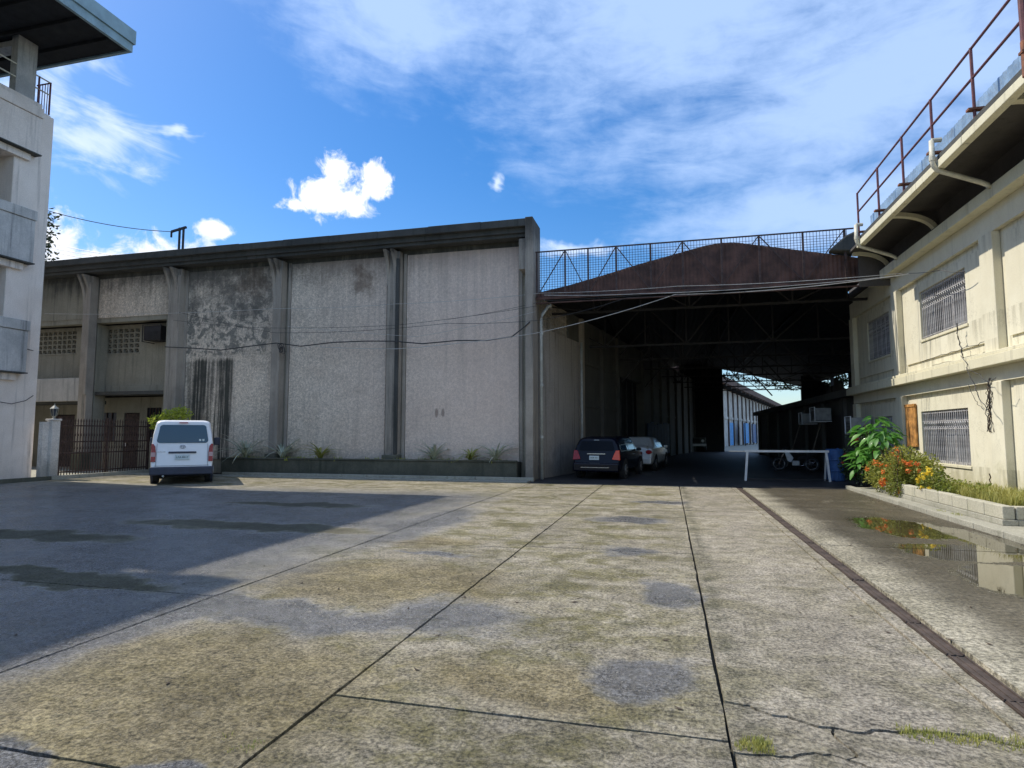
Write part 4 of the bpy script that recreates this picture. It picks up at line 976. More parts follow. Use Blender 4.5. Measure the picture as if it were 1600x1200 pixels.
# rusty orange board
t = thing('wall_board', 'rust-orange flaking board fixed to the cream wall beside the lower barred window', 'board', (RX - .05, 19.3, 1.2))
MB().box(RX - .04, RX + .0, 18.93, 19.66, 1.2, 2.38).build('board', M['orange'], t, bevel=.006)
MB().box(RX - .055, RX - .042, 18.93, 19.66, 2.30, 2.38).box(RX - .055, RX - .042, 18.93, 19.66, 1.2, 1.25).build('frame', M['orange'], t)
# hanging cable tangles on the facade
rr = random.Random(4)
def tangle(pts, r=.010, X=RX - .14, jit=.04): return MB().tube([onx(x, y, X) + Vector((rr.uniform(-.02, .02), rr.uniform(-jit, jit), rr.uniform(-.02, .02))) for x, y in pts], r, 5)
def dens(pts, n=5):
    o = []
    for (a, b), (c, d) in zip(pts, pts[1:]):
        for k in range(n): o.append((a + (c - a) * k / n, b + (d - b) * k / n))
    return o + [pts[-1]]
t = thing('cable_bundle', 'black cables trailing down the cream wall below the upper barred window', 'cable', (RX - .15, 15, 2))
tangle(dens([(1495, 505), (1497, 530), (1503, 555), (1510, 580)]), .014).build('strand', M['cable'], t)
tangle(dens([(1503, 555), (1518, 590), (1530, 620), (1542, 640)]), .008, RX - .34).build('strand', M['cable'], t)
tangle(dens([(1510, 575), (1530, 585), (1548, 600), (1556, 590)]), .006, RX - .34).build('strand', M['cable'], t)
tangle(dens([(1512, 600), (1524, 625), (1538, 640)]), .006, RX - .12).build('strand', M['cable'], t)
tangle(dens([(1440, 565), (1480, 552), (1520, 540), (1542, 534)]), .007, RX - .08, .02).build('strand', M['cable'], t)
t = thing('cable_bundle', 'thick tangle of dark cables and dead vine at the pier right of the lower window', 'cable', (RX - .12, 14.9, 1.5))
for k in range(7): tangle(dens([(1546 + rr.uniform(-3, 3), 592), (1546 + rr.uniform(-4, 4), 620), (1543 + rr.uniform(-5, 5), 645), (1547 + rr.uniform(-4, 4), 675)]), .007 + .006 * (k == 0), RX - .12, .05).build('strand', M['cable'] if k % 2 else M['bark'], t)
tangle(dens([(1547, 740), (1545, 760), (1548, 775)], 4), .012, RX - .12, .05).build('strand', M['bark'], t)

# planter of blocks
PX0 = 5.2
bp = thing('block_planter', 'low planter of pale concrete blocks along the foot of the cream wall', 'planter', (5.8, 14, .075))
MB().box(PX0 - .02, PX0 + .2, 11.6, 17.6, .075, .17).box(PX0 + .2, 6.54, 11.6, 11.8, .075, .17).build('footing', M['kerb'], bp, bevel=.01)
y = 11.62; k = 0
while y < 17.4:
    b = MB().box(PX0, PX0 + .17, y + .006, y + .604, .174, .385 + random.uniform(-.006, .006)).build('block', M['blockwall'], bp, bevel=.012); b.rotation_euler.z = 0; y += .61
for k in range(2): MB().box(PX0 + .19 + k * .6, PX0 + .78 + k * .6, 11.62, 11.79, .174, .38).build('block', M['blockwall'], bp, bevel=.012)
MB().box(PX0 + .18, 6.55, 11.8, 17.5, .1, .33).build('soil', M['soil'], bp)
gr = tufts('planter_grass', [(random.uniform(5.5, 6.5), random.uniform(11.9, 15.3), .33, .22) for _ in range(90)], .24, 40, M['grass'], None, .006); tag(gr, 'dry yellow-green grass filling the near half of the block planter', 'grass'); gr['kind'] = 'stuff'
gr = tufts('joint_weeds', [(.32 + random.uniform(-.03, .13), 3.36 + random.uniform(-.04, .05), 0, .04) for _ in range(12)] + [(random.uniform(1.15, 2.3), 3.70 + random.uniform(-.05, .05), -.01, .05) for _ in range(60)] + [(1.85 + random.uniform(0, .3), 3.62, -.03, .07) for _ in range(8)]
           + [(-1.97 + random.uniform(-.25, -.02), 2.7 + random.uniform(-.1, .1), -.02, .04) for _ in range(4)] + [(4.97 + random.uniform(0, .1), random.uniform(12.8, 13.6), .08, .08) for _ in range(5)], .038, 26, M['grass'], None, .0025)
tag(gr, 'small bright weeds sprouting from the cracks and joints of the yard', 'weeds'); gr['kind'] = 'stuff'

lt = MB(); rl_ = random.Random(31)
for _ in range(520):
    if rl_.random() < .45: x, y, z = rl_.uniform(-16, 3.2), 19.55 - abs(rl_.gauss(0, .35)), .004
    elif rl_.random() < .5: x, y, z = 4.80 - abs(rl_.gauss(0, .18)), rl_.uniform(6, 18), .004
    else: x, y, z = rl_.uniform(-5, 4.6), rl_.uniform(2.2, 16), .004
    if z == .004 and y > 19.02: z = .034
    a = rl_.uniform(0, 6.28); L = rl_.uniform(.012, .038); W = L * rl_.uniform(.2, .5); c_, s_ = math.cos(a), math.sin(a); h = L * .3
    lt.add([(x - c_ * L, y - s_ * L, z + h * .4), (x + s_ * W, y - c_ * W, z), (x + c_ * L, y + s_ * L, z + h), (x - s_ * W, y + c_ * W, z + h * .2)], [(0, 1, 2), (0, 2, 3)])
lt = lt.build('leaf_litter', M['bark']); tag(lt, 'scattered dry leaves and twigs lying on the concrete yard and along the kerbs', 'litter'); lt['kind'] = 'stuff'
# bushes
def stems(t, cx, cy, z0, n, h, sp, m=None, r=.015):
    for k in range(n):
        a = random.uniform(0, 6.28); MB().tube([(cx + .1 * math.cos(a), cy + .1 * math.sin(a), z0), (cx + sp * .5 * math.cos(a), cy + sp * .5 * math.sin(a), z0 + h * .55), (cx + sp * math.cos(a), cy + sp * math.sin(a), z0 + h)], [r, r * .8, r * .4], 5).build('stem', m or M['bark'], t)
def flowers(t, blobs, n, m, s=.07, seed=2):
    rnd = random.Random(seed)
    base = None
    for k in range(n):
        b = rnd.choice(blobs); v = Vector((-abs(rnd.gauss(0, 1)) - .2, -abs(rnd.gauss(0, 1)) - .1, rnd.gauss(0, .9))).normalized()
        p = (b[0] + v.x * b[3] * 1.02, b[1] + v.y * b[4] * 1.02, b[2] + v.z * b[5] * 1.02)
        if base is None:
            mb = MB()
            for j in range(26):
                q = Vector((rnd.gauss(0, 1), rnd.gauss(0, 1), rnd.gauss(0, 1))).normalized() * s * rnd.uniform(.5, 1.1); a = Vector((rnd.gauss(0, 1), rnd.gauss(0, 1), rnd.gauss(0, 1))).normalized() * s * .45; c = a.cross(q).normalized() * s * .3
                mb.add([q - a, q + c, q + a, q - c], [(0, 1, 2, 3)])
            base = mb.build('flower', m, t, local=True); base.location = Vector(p) - t.location
        else: inst(base, Vector(p) - t.location, t, (rnd.uniform(0, 6), rnd.uniform(0, 6), 0), rnd.uniform(.6, 1.2))
t = thing('flowering_bush', 'sunlit green bush dotted with orange flowers spilling over the block planter', 'bush', (5.5, 16.6, .2))
bl = [(5.6, 16.8, .72, .5, .6, .45), (5.3, 17.4, .5, .45, .5, .42), (5.7, 16.2, .72, .42, .42, .36), (5.6, 17.2, 1.0, .36, .42, .26), (5.3, 16.6, .42, .4, .5, .34)]
leafcloud(bl, 5600, .075, 21, .55, .35).build('foliage', M['leaf_bush'], t, kind='stuff'); stems(t, 5.5, 16.8, .2, 9, 1.0, .5)
flowers(t, bl, 22, M['flower_o'], .075, 5)
t = thing('dark_shrub', 'dark shrub with a few dull red flowers, left of the big-leaved plant in shade', 'bush', (5.55, 19.4, .05))
bl = [(5.5, 19.9, .7, .42, .6, .6), (5.5, 20.0, 1.35, .3, .5, .4), (5.6, 19.3, .6, .42, .5, .5), (5.35, 20.5, .6, .35, .5, .45)]
leafcloud(bl, 3800, .09, 22, .55, .35).build('foliage', M['leaf_dark'], t, kind='stuff'); stems(t, 5.6, 19.5, .0, 7, 1.3, .4)
flowers(t, bl, 8, M['flower_r'], .07, 8)
t = thing('yellow_flower_plant', 'low plant with clear yellow flowers at the near side of the flowering bush', 'plant', (5.6, 15.1, .3))
bl = [(5.45, 15.0, .55, .3, .35, .3), (5.6, 14.5, .45, .3, .4, .2), (5.8, 13.9, .42, .25, .35, .16)]
leafcloud(bl, 1100, .08, 23, .55, .2).build('foliage', M['leaf_bush'], t, kind='stuff'); flowers(t, bl[:1], 14, M['flower_y'], .05, 9)
t = thing('hanging_creeper', 'brown dry creeper hanging over the planter blocks in front of the flowering bush', 'creeper', (5.15, 16.2, .08))
leafcloud([(5.15, 16.2, .75, .16, .2, .5), (5.12, 16.1, .35, .14, .18, .3)], 900, .06, 24, .4, .1).build('foliage', M['leaf_bush'], t, kind='stuff')
for k in range(6): MB().tube([(5.2, 16.2 + random.uniform(-.15, .15), 1.15), (5.14, 16.2 + random.uniform(-.15, .15), .6), (5.12, 16.15 + random.uniform(-.15, .15), .12)], .008, 4).build('stem', M['bark'], t)
# big-leaved plant with each leaf its own piece
t = thing('broad_leaf_plant', 'tall plant with large glossy bright green leaves between dark shrub and orange-flowered bush', 'plant', (5.45, 18.3, .1))
def bigleaf(L, W):
    vs, fs = [], []; n = 6
    for i in range(n + 1):
        s = i / n; ww = W * math.sin(math.pi * min(1, s * .93 + .03)) ** .8 * (1 - s * .35); x = L * s; z = -L * .35 * s * s
        vs += [(x, -ww, z + ww * .28), (x, 0, z), (x, ww, z + ww * .28)]
    for i in range(n): q = 3 * i; fs += [(q, q + 1, q + 4, q + 3), (q + 1, q + 2, q + 5, q + 4)]
    return MB().add(vs, fs)
l0 = bigleaf(.30, .085).build('leaf', M['leaf_green'], t, smooth=True, local=True); l0.location = (0, 0, 1.9)
stems(t, 5.45, 18.3, .1, 6, 1.7, .45, M['bark'], .014)
for k in range(230):
    v = Vector((random.gauss(0, 1), random.gauss(0, 1), random.gauss(0, 1))).normalized(); r = random.uniform(.35, 1) 
    c, rad = random.choice([((-.05, .15, 1.5), (.45, .55, .5)), ((-.1, .55, 1.1), (.4, .5, .6)), ((0, -.45, 1.35), (.4, .4, .45)), ((-.25, .3, .75), (.35, .5, .5))])
    p = (c[0] + v.x * rad[0] * r, c[1] + v.y * rad[1] * r, c[2] + v.z * rad[2] * r)
    inst(l0, p, t, (random.uniform(-.5, .5), random.uniform(-.3, .7), math.atan2(v.y, v.x) + random.uniform(-.6, .6)), random.uniform(.6, 1.15))

# =================================================================== PIPES, CABLES
t = thing('downpipe', 'pale grey downpipe at the corner of the warehouse and the passage', 'pipe', (-4.3, 20.5, 0))
q = Vector((-4.24, 20.62, 0)); MB().tube([q, q + Vector((.0, 0, 5.55)), q + Vector((.02, 0, 5.7)), q + Vector((.22, .1, 6.0)), q + Vector((.34, .1, 6.05))], .055, 10).build('pipe', M['gpipe'], t, smooth=True)
for z in (1.4, 3.2, 5.0): MB().tube([q + Vector((0, 0, z)), q + Vector((0, 0, z + .09))], .066, 10).build('collar', M['gpipe'], t)
p = pw(4.2, .2); t = thing('downpipe', 'thin pale vertical pipe on the passage wall above the dark wagon', 'pipe', p)
MB().tube([p, p + Vector((0, 0, 5.3))], .05, 8).build('pipe', M['gpipe'], t, smooth=True)
CBL = [(258, 542), (300, 544), (345, 547), (390, 541), (432, 536), (470, 541), (520, 535), (570, 533), (612, 533), (660, 537), (715, 532), (760, 532), (800, 526), (818, 512), (828, 503)]
tag(MB().tube([ony(x, y, 20.1 if x < 800 else 19.8) for x, y in dens(CBL, 3)], .022, 6).build('wall_cable', M['cable']), 'thick black cable looped across the grey warehouse wall between pilasters', 'cable')
t = thing('cable_knot', 'dark clump of coiled cable hanging beside the second pilaster', 'cable', ony(439, 545, 20.1))
mb = MB()
for k in range(7):
    c = ony(439 + random.uniform(-4, 4), 545 + random.uniform(-5, 5), 20.1); mb.tube([c + Vector((.09 * math.cos(a * .9), random.uniform(-.03, .03), .11 * math.sin(a * .9))) for a in range(8)], .012, 5)
mb.build('coil', M['cable'], t)
def wirething(pts, r, m, label): tag(MB().tube(pts, r, 5).build('span_wire', m), label, 'wire')
anchor = Vector((6.2, 20.2, 6.1))
def spanw(a, b, s, *more):
    r = sag(a, b, s)
    for c in more: r += sag(r[-1], c[0], c[1])[1:]
    return r
e = ony(834, 522, 19.7)
wirething(spanw(onx(1420, 428, 6.15), ony(1055, 460, 20.0), .12, (ony(835, 521, 19.75), .08), (ony(620, 545, 20.05), .05), (ony(500, 542, 20.05), .02)), .012, M['wire'], 'pale wire dipping lowest across the canopy mouth and along the warehouse')
wirething(spanw(onx(1400, 431, 6.15), ony(1000, 459, 20.0), .08, (ony(850, 461, 20.0), .03)), .012, M['wire'], 'nearly level pale wire just under the canopy chord')
wirething(spanw(onx(1410, 427, 6.1), ony(1060, 447, 19.9), .06, (ony(845, 458, 19.9), .04), (ony(615, 475, 20.05), .05), (ony(430, 482, 20.05), .05), (ony(70, 490, 20.0), .1)), .009, M['wire'], 'uppermost thin wire from the cream building to the left end of the warehouse')
wirething(spanw(onx(1400, 433, 6.1), ony(980, 465, 19.9), .08, (ony(845, 500, 19.8), .06), (ony(700, 505, 20.05), .05), (ony(430, 520, 20.05), .1), (ony(280, 488, 20.05), .05)), .008, M['cable'], 'thin dark wire rising from mid wall toward the canopy chord')
wirething(spanw(ony(838, 478, 19.75), ony(620, 508, 20.05), .04, (ony(400, 512, 20.05), .05), (ony(270, 500, 20.05), .03)), .007, M['cable'], 'thin dark wire across the middle of the two largest warehouse bays')
wirething(spanw(ony(836, 487, 19.75), ony(650, 526, 20.05), .05, (ony(450, 510, 20.05), .02)), .007, M['wire'], 'faint pale wire sloping down from the warehouse corner to mid wall')
wirething(spanw(ony(1128, 449, 19.95), ony(850, 470, 19.9), .05, (ony(700, 499, 20.05), .05)), .007, M['cable'], 'short dark wire under the canopy peak ending on the nearest warehouse bay')
wirething(spanw(onx(1420, 427, 6.15), onx(1470, 422, 6.2), .02, (onx(1508, 424, 6.4), .03)), .008, M['cable'], 'short black wire running along the cream wall above the upper barred window')

# =================================================================== VEHICLES
def ring(sec):
    y, wb, zb, wm, zm, wt, zt, ts = sec
    pts = [(wb - .08, zb), (wb, zb + .10), (wm, (zb + .1 + zm) / 2), (wm - .01, zm), (wm + (wt - wm) * .5 + .012, zm + (zt - zm) * .5), (wt, zt - .07), (wt - .07, zt - .02), (wt - .2, zt)]
    def yy(z): return y + ts * max(0, (z - zb)) / max(.01, zt - zb)
    return [(x, yy(z), z) for x, z in pts] + [(-x, yy(z), z) for x, z in pts[::-1]]
def interp(secs, y):
    for a, b in zip(secs, secs[1:]):
        if a[0] <= y <= b[0]:
            t = (y - a[0]) / (b[0] - a[0]); return tuple(p + (q - p) * t for p, q in zip(a, b))
    return secs[-1]
def body(secs):
    mb = MB(); n = 16; vs = []
    for s in secs: vs += ring(s)
    fs = []
    for i in range(len(secs) - 1):
        for k in range(n): q = i * n; fs.append((q + k, q + n + k, q + n + (k + 1) % n, q + (k + 1) % n))
    fs.append(tuple(range(n))); fs.append(tuple(range((len(secs) - 1) * n, len(secs) * n))[::-1])
    return mb.add(vs, fs)
def sglass(secs, y0, y1, sd, f0=.12, f1=.86, off=.012, n=5):
    vs, fs = [], []
    for i in range(n + 1):
        s = interp(secs, y0 + (y1 - y0) * i / n); y, wb, zb, wm, zm, wt, zt, ts = s
        for f in (f0, .5, f1):
            z = zm + (zt - .07 - zm) * f; x = wm + (wt - wm) * f + (.012 if f == .5 else 0); yy = y + ts * (z - zb) / (zt - zb)
            vs.append((sd * (x + off), yy, z))
    for i in range(n): q = 3 * i; fs += [(q, q + 1, q + 4, q + 3), (q + 1, q + 2, q + 5, q + 4)]
    return MB().add(vs, fs)
def rrect(w0, w1, z0, z1, r, yf, n=5):
    """rounded trapezoid panel on the rear face; w0 bottom half width, w1 top"""
    pts = []
    for cx, cz, a0 in ((w0 - r, z0 + r, -90), (w1 - r, z1 - r, 0), (-w1 + r, z1 - r, 90), (-w0 + r, z0 + r, 180)):
        for k in range(n + 1): a = R(a0 + 90 * k / n); pts.append((cx + r * math.cos(a), cz + r * math.sin(a)))
    return MB().prism(pts, lambda u, v, t: (u, yf(v) + t, v), 0, .03)
def wheel(t, x, y, r, w_, sd):
    tw = MB().tube([(x - w_ / 2, y, r), (x - w_ / 2 + .03, y, r), (x + w_ / 2 - .03, y, r), (x + w_ / 2, y, r)], [r * .92, r, r, r * .92], 24).build('wheel', M['rubber'], t, local=True)
    xo = x + sd * (w_ / 2 + .002)
    rm = MB().tube([(xo - sd * .02, y, r), (xo + sd * .012, y, r)], [r * .62, r * .58], 20)
    rm.build('rim', M['rim'], tw, local=True)
    mb = MB()
    for k in range(5):
        a = k * 2 * math.pi / 5; mb.tube([(xo + sd * .008, y + r * .4 * math.cos(a), r + r * .4 * math.sin(a)), (xo + sd * .016, y + r * .4 * math.cos(a), r + r * .4 * math.sin(a))], r * .12, 8)
    mb.build('rim_hole', M['black'], tw, local=True)
def text(s, size, m, parent, loc, rot, name='lettering'):
    cu = bpy.data.curves.new(name, 'FONT'); cu.body = s; cu.size = size; cu.extrude = .002; cu.align_x = 'CENTER'; cu.align_y = 'CENTER'
    o = bpy.data.objects.new(name, cu); COL.objects.link(o); dg = bpy.context.evaluated_depsgraph_get(); me = bpy.data.meshes.new_from_object(o.evaluated_get(dg)); bpy.data.objects.remove(o)
    me.materials.clear(); me.materials.append(m); o = bpy.data.objects.new(name, me); COL.objects.link(o); o.parent = parent; o.location = loc; o.rotation_euler = rot; return o

# ---- white van, seen from behind
vc = onz(283, 757); hd = math.atan2(.66, .75)
van = thing('parked_van', 'white high-roof passenger van parked with its back to the yard near the iron fence', 'van', (vc.x, vc.y, 0)); van.rotation_euler.z = hd
VS = [(0, .82, .44, .845, 1.12, .70, 1.93, .08), (.12, .84, .42, .86, 1.12, .735, 1.975, .06), (3.3, .84, .42, .86, 1.12, .735, 1.98, .0), (3.85, .84, .42, .86, 1.1, .70, 1.90, 0), (4.35, .83, .42, .845, 1.08, .66, 1.32, 0), (4.62, .76, .45, .78, .95, .60, 1.06, 0)]
bo = body(VS).build('body', M['van_white'], van, smooth=False, local=True, bevel=.02)
yr = lambda z: -.012 + .08 * max(0, z - .44) / 1.49
rrect(.70, .635, 1.27, 1.83, .09, lambda z: yr(z) - .006).build('rear_window', M['carglass'], van, local=True)
mb = MB()
for x0, z0 in ((.44, 1.33), (.53, 1.33)): mb.box(x0, x0 + .06, yr(z0) - .012, yr(z0) - .008, z0, z0 + .06)
mb.build('sticker', M['plate'], van, local=True)
for sd in (-1, 1):
    MB().prism([(.845 * sd, .70), (.72 * sd, .70), (.715 * sd, .98), (.735 * sd, 1.17), (.79 * sd, 1.25), (.84 * sd, 1.24)], lambda u, v, t: (u, yr(v) + t, v), -.022, .06).build('tail_light', M['lens_red'], van, local=True, bevel=.006)
    MB().prism([(.84 * sd, .86), (.728 * sd, .86), (.728 * sd, .99), (.84 * sd, .99)], lambda u, v, t: (u, yr(v) + t, v), -.028, .05).build('reversing_light', M['lens_clear'], van, local=True)
    sglass(VS, .35, 2.4, sd).build('side_window', M['carglass'], van, local=True)
    sglass(VS, 2.45, 3.7, sd).build('side_window', M['carglass'], van, local=True)
    for y in (.95, 3.55):
        MB().tube([(sd * .80, y, .36), (sd * .868, y, .36)], [.40, .40], 20).build('wheel_arch', M['bumper'], van, local=True); wheel(van, sd * .74 + sd * .02, y, .335, .23, sd)
    mr = MB().box(.0, .2, -.07, .07, -.14, .14); mm = mr.build('mirror', M['bumper'], van, local=True, bevel=.03); mm.location = (sd * .92 - (.2 if sd < 0 else 0), 3.75, 1.28)
MB().box(-.86, .86, -.10, .12, .30, .545).build('rear_bumper', M['bumper'], van, local=True, bevel=.035)
MB().box(-.78, .78, .13, 4.4, .24, .42).build('underbody', M['black'], van, local=True)
MB().tube([(-.62, .95, .33), (.62, .95, .33)], .06, 8).build('axle', M['iron'], van, local=True)
MB().tube([(-.5, -.02, .27), (-.5, .8, .3)], .03, 8).build('exhaust', M['chrome'], van, local=True)
MB().box(-.38, .38, yr(.98) - .035, yr(.98) + .02, .955, 1.01).build('tailgate_handle', M['bumper'], van, local=True, bevel=.015)
npl = MB().box(-.2, .2, yr(.82) - .03, yr(.82) - .0, .76, .91).build('number_plate', M['plate'], van, local=True, bevel=.006)
text('LFA 8417', .085, M['ink'], npl, (0, yr(.82) - .034, .835), (R(90), 0, 0))
def ellipse(cx, cz, rx, rz_, r, yb): return MB().tube([(cx + rx * math.cos(a * math.pi / 8), yb, cz + rz_ * math.sin(a * math.pi / 8)) for a in range(17)], r, 6, False)
em = MB(); 
for a_ in ((0, 1.155, .075, .05), (0, 1.155, .028, .048), (0, 1.178, .055, .022)):
    e_ = ellipse(*a_, .007, yr(1.15) - .012); em.add(e_.v, e_.f)
em.build('emblem', M['chrome'], van, local=True)
text('hiace'.upper() if False else 'COMMUTER', .045, M['chrome'], van, (-.58, yr(1.02) - .010, 1.0), (R(90), 0, 0))
MB().box(-.74, .74, yr(.58) - .008, yr(.58), .575, .583).build('tailgate_seam', M['bumper'], van, local=True)
for sd in (-1, 1): MB().obox((sd * .705, yr(.6) - .005, .56), (sd * .69, yr(1.25) - .005, 1.25), .008, .008).build('tailgate_seam', M['bumper'], van, local=True)
MB().box(-.12, .12, -.0, .05, 1.885, 1.91).build('brake_light', M['lens_red'], van, local=True)

def make_car(name, label, loc, rot, S_, paint, rw, lens, cat, gl, sedan=False):
    t = thing(name, label, cat, loc); t.rotation_euler.z = rot
    body(S_).build('body', paint, t, local=True, bevel=.025)
    for sd in (-1, 1):
        for y0, y1 in gl: sglass(S_, y0, y1, sd).build('side_window', M['carglass'], t, local=True)
        L = S_[-1][0]
        for y in (.85, L - .85):
            MB().tube([(sd * .70, y, .33), (sd * (S_[2][3] + .006), y, .33)], [.38, .38], 20).build('wheel_arch', M['black'], t, local=True); wheel(t, sd * (S_[2][3] - .10), y, .315, .2, sd)
        mm = MB().box(-.08, .08, -.05, .05, -.06, .06).build('mirror', paint, t, local=True, bevel=.03); mm.location = (sd * (S_[2][3] + .08), L - 1.6, .98)
        mb = MB().tube([(sd * (S_[2][3] + .012), L * .47, .82), (sd * (S_[2][3] + .012), L * .47 + .15, .82)], .012, 6); mb.build('door_handle', M['chrome'], t, local=True)
    return t
WS = [(0, .72, .30, .80, .92, .60, 1.38, .22), (.12, .80, .25, .84, .93, .635, 1.43, .20), (1.2, .82, .24, .855, .94, .66, 1.47, 0), (2.6, .82, .24, .855, .93, .65, 1.45, 0), (3.25, .82, .24, .845, .92, .62, 1.12, 0), (4.2, .76, .26, .80, .84, .56, .88, 0), (4.42, .66, .32, .70, .68, .5, .72, 0)]
wc = onz(931, 749); cr = -math.atan2(.15, 1)
wg = make_car('parked_wagon', 'black station wagon parked at the mouth of the dark passage', (wc.x, wc.y, 0), cr, WS, M['car_black'], None, None, 'car', ((.35, 1.4), (1.45, 2.5), (2.55, 3.1)))
yw = lambda z: -.012 + .22 * max(0, z - .3) / 1.08
rrect(.62, .56, .98, 1.30, .06, lambda z: yw(z) - .01).build('rear_window', M['tintglass'], wg, local=True)
for sd in (-1, 1): MB().prism([(.83 * sd, .66), (.56 * sd, .68), (.60 * sd, .80), (.68 * sd, .98), (.80 * sd, .99)], lambda u, v, t: (u, yw(v) + t, v), -.03, .10).build('tail_light', M['lens_amber'] if sd > 0 else M['lens_red'], wg, local=True, bevel=.008)
MB().box(-.80, .80, -.10, .1, .26, .56).build('rear_bumper', M['car_black'], wg, local=True, bevel=.05)
MB().box(-.5, .5, -.112, -.098, .40, .415).build('bumper_trim', M['chrome'], wg, local=True)
MB().box(-.32, .32, yw(.86) - .03, yw(.86), .85, .88).build('tailgate_strip', M['chrome'], wg, local=True)
pm_ = MB().box(-.24, .10, yw(.76) - .03, yw(.76) + .03, .66, .80).build('number_plate', M['plate'], wg, local=True); text('XDR 421', .07, M['ink'], pm_, (-.07, yw(.76) - .033, .73), (R(90), 0, 0))
MB().box(-.08, .08, yw(1.33) - .04, yw(1.33), 1.33, 1.345).build('brake_light', M['plate'], wg, local=True)
SS = [(0, .72, .32, .80, .92, .62, .98, .05), (.15, .80, .28, .845, .95, .66, 1.02, .0), (.6, .82, .26, .855, .95, .64, 1.08, 0), (1.15, .82, .25, .86, .95, .58, 1.40, 0), (1.9, .82, .25, .86, .94, .58, 1.43, 0), (2.7, .82, .25, .86, .92, .57, 1.39, 0), (3.35, .82, .25, .85, .90, .60, 1.0, 0), (4.3, .78, .27, .80, .80, .56, .84, 0), (4.5, .68, .32, .70, .66, .5, .70, 0)]
sc_ = onz(988, 736)
sd_ = make_car('parked_sedan', 'silver sedan parked ahead of the black wagon inside the passage', (sc_.x, sc_.y, 0), cr, SS, M['car_silver'], None, None, 'car', ((1.15, 1.95), (2.0, 2.75)))
rw_ = [(-.50, .78, 1.10), (.50, .78, 1.10), (.44, 1.16, 1.37), (-.44, 1.16, 1.37)]
MB().add([(x, y - .02, z + .02) for x, y, z in rw_] + [(x, y + .03, z - .03) for x, y, z in rw_], [(0, 1, 2, 3), (4, 7, 6, 5), (0, 4, 5, 1), (1, 5, 6, 2), (2, 6, 7, 3), (3, 7, 4, 0)]).build('rear_window', M['carglass'], sd_, local=True)
for s in (-1, 1): MB().prism([(.70 * s + .13 * math.cos(a * math.pi / 6), .80 + .09 * math.sin(a * math.pi / 6)) for a in range(12)], lambda u, v, t: (u, t, v), -.03, .06).build('tail_light', M['lens_red'], sd_, local=True)
MB().box(-.80, .80, -.08, .1, .30, .58).build('rear_bumper', M['car_silver'], sd_, local=True, bevel=.05)
npl = MB().box(-.2, .2, -.03, .01, .66, .79).build('number_plate', M['plate'], sd_, local=True)
# jeep far in the passage
jc = onz(1085, 706); jp = thing('parked_jeep', 'boxy grey utility jeep barely visible deep in the dark passage', 'jeep', (jc.x, jc.y, 0)); jp.rotation_euler.z = -.1
MB().box(-.95, .95, 0, 1.2, .6, 1.25).build('bonnet', M['inner'], jp, local=True, bevel=.06); MB().box(-1.0, 1.0, 1.2, 4.5, .55, 2.25).build('body', M['inner'], jp, local=True, bevel=.08)
MB().box(-.85, .85, 1.17, 1.2, 1.35, 2.1).build('windscreen', M['carglass'], jp, local=True); MB().box(-1.0, 1.0, -.12, 0, .5, .7).build('bumper', M['white'], jp, local=True); MB().box(-.5, .5, -.02, 0, .75, 1.15).build('grille', M['dark_steel'], jp, local=True)
for s in (-1, 1):
    MB().tube([(s * .72, -.03, .95), (s * .72, .02, .95)], .13, 12).build('headlight', M['white'], jp, local=True)
    for y in (.7, 3.6): wheel(jp, s * .85, y, .38, .24, s)

# ---- barrier
bs, be = onz(1165, 751), onz(1297, 753)
br = thing('barrier', 'white portable pipe barrier standing across the right half of the passage', 'barrier', (bs.x, bs.y, 0))
hb = .98
MB().obox(bs + Vector((0, 0, hb)), be + Vector((0, 0, hb)), .07, .07).build('top_bar', M['white'], br)
for q, s in ((bs, 1), (be, -1)):
    MB().obox(q + Vector((0, -.0, 0)), q + Vector((.08 * s, 0, hb - .03)), .07, .05).build('leg', M['white'], br)
    MB().obox(q + Vector((.04 * s, .5, 0)), q + Vector((.08 * s, .02, hb - .04)), .05, .05).build('leg', M['white'], br)
MB().obox(bs + Vector((.02, 0, .06)), be + Vector((-.02, 0, .06)), .04, .03).build('foot_bar', M['dark_steel'], br)
# ---- motorcycle, side on
mcx = onz(1243, 736); MZ = mcx.copy()
mc = thing('motorcycle', 'small underbone motorcycle with pale leg shield parked behind the white barrier', 'motorcycle', (mcx.x, mcx.y, 0)); mc.rotation_euler.z = R(172)
def torus(cx, cz, R_, r): return MB().tube([(cx + R_ * math.cos(a * math.pi / 12), 0, cz + R_ * math.sin(a * math.pi / 12)) for a in range(25)], r, 6, False)
for cx in (-.62, .62):
    wlo = torus(cx, .29, .26, .04).build('wheel', M['rubber'], mc, local=True); torus(cx, .29, .215, .014).build('rim', M['rim'], wlo, local=True)
    mb = MB()
    for a in range(6): mb.obox((cx, 0, .29), (cx + .21 * math.cos(a * math.pi / 3 + .3), 0, .29 + .21 * math.sin(a * math.pi / 3 + .3)), .018, .018)
    mb.tube([(cx, -.05, .29), (cx, .05, .29)], .05, 10); mb.build('spokes', M['dark_steel'], wlo, local=True)
MB().prism([(-.05, .55), (-.2, .62), (-.55, .72), (-.85, .80), (-.9, .74), (-.6, .60), (-.3, .48), (-.1, .42)], lambda u, v, t: (u, t, v), -.10, .10).build('tail_fairing', M['black'], mc, local=True, bevel=.03)
MB().prism([(.02, .66), (-.25, .72), (-.6, .77), (-.62, .83), (-.3, .80), (0, .73)], lambda u, v, t: (u, t, v), -.12, .12).build('seat', M['rubber'], mc, local=True, bevel=.03)
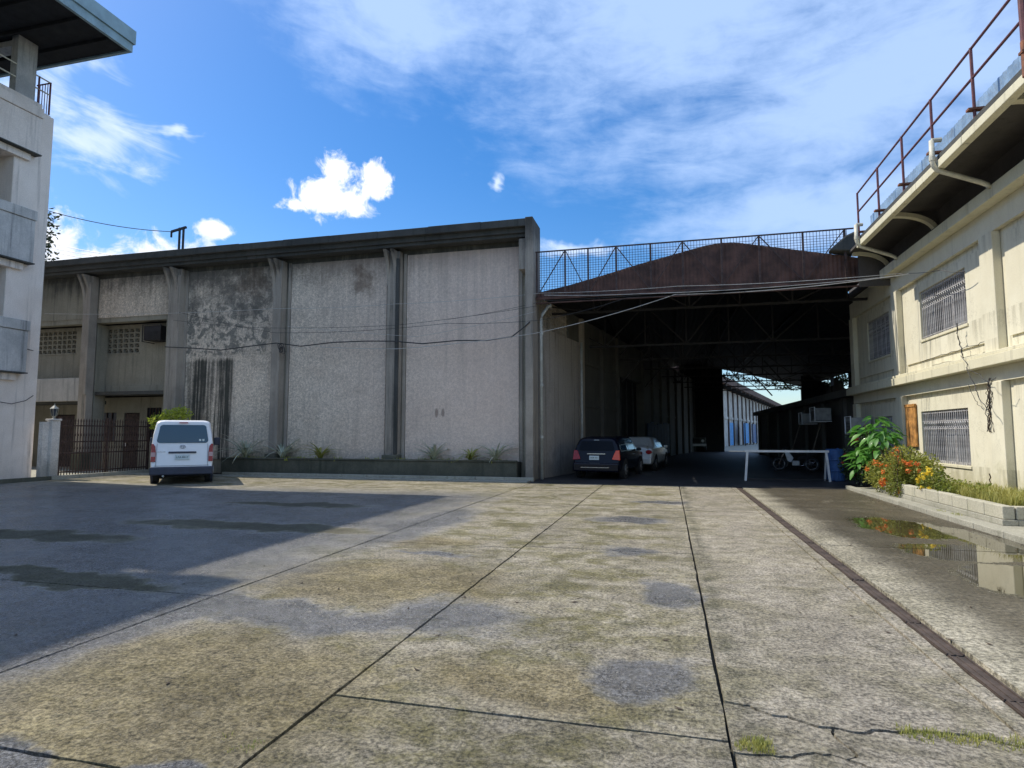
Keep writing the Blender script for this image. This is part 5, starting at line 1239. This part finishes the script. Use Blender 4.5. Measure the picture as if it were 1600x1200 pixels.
MB().prism([(.30, .42), (.16, .36), (.05, .55), (.25, .82), (.34, .90), (.42, .86), (.36, .65)], lambda u, v, t: (u, t, v), -.16, .16).build('leg_shield', M['white'], mc, local=True, bevel=.03)
MB().prism([(.28, .88), (.42, .84), (.44, .95), (.34, 1.02)], lambda u, v, t: (u, t, v), -.10, .10).build('headlamp_cowl', M['black'], mc, local=True, bevel=.03)
MB().tube([(.35, -.30, 1.02), (.33, -.1, .98), (.33, .1, .98), (.35, .30, 1.02)], .016, 6).build('handlebar', M['dark_steel'], mc, local=True)
MB().tube([(.36, -.06, .88), (.62, -.07, .29)], .022, 6).tube([(.36, .06, .88), (.62, .07, .29)], .022, 6).build('fork', M['chrome'], mc, local=True)
MB().box(-.18, .14, -.11, .11, .22, .44).build('engine', M['rim'], mc, local=True, bevel=.03)
MB().tube([(.1, -.12, .24), (-.2, -.14, .2), (-.75, -.15, .36)], [.02, .03, .045], 8).build('exhaust', M['chrome'], mc, local=True)
MB().prism([(.36, .52), (.62, .60), (.86, .46), (.84, .43), (.62, .555), (.40, .48)], lambda u, v, t: (u, t, v), -.06, .06).build('mudguard', M['black'], mc, local=True)
MB().tube([(-.3, -.08, .3), (-.62, -.08, .29)], .02, 6).tube([(-.45, -.1, .6), (-.6, -.1, .3)], .025, 6).build('swing_arm', M['rim'], mc, local=True)
MB().tube([(-.05, -.1, .25), (-.12, -.25, .0)], .014, 5).build('side_stand', M['dark_steel'], mc, local=True)
# ---- blue drum, leaning planks
dq = onz(1306, 753); dr = thing('blue_drum', 'blue plastic drum at the foot of the dark shrub beside the barrier', 'drum', (dq.x + .12, dq.y + .5, 0))
MB().tube([(0, 0, 0), (0, 0, .03), (0, 0, .3), (0, 0, .33), (0, 0, .36), (0, 0, .66), (0, 0, .69), (0, 0, .72), (0, 0, 1.02), (0, 0, 1.05)], [.26, .28, .28, .295, .28, .28, .295, .28, .28, .25], 20).build('barrel', M['bluepaint'], dr, local=True, smooth=False)
MB().tube([(.1, 0, 1.05), (.1, 0, 1.08)], .04, 10).build('bung', M['bluepaint'], dr, local=True)
for k, (y, lab) in enumerate(((31.5, 'pale plank leaning on the dark passage wall, farther from the barrier end'), (28.5, 'grey plank leaning upright on the dark passage wall behind the motorcycle'))):
    tag(MB().obox((5.4 + .3 * k, y, 0), (6.48, y + 1.0 * (1 - k), 2.7), .12, .04, (1, 0, 0)).build('plank', M['wood']), lab, 'plank')
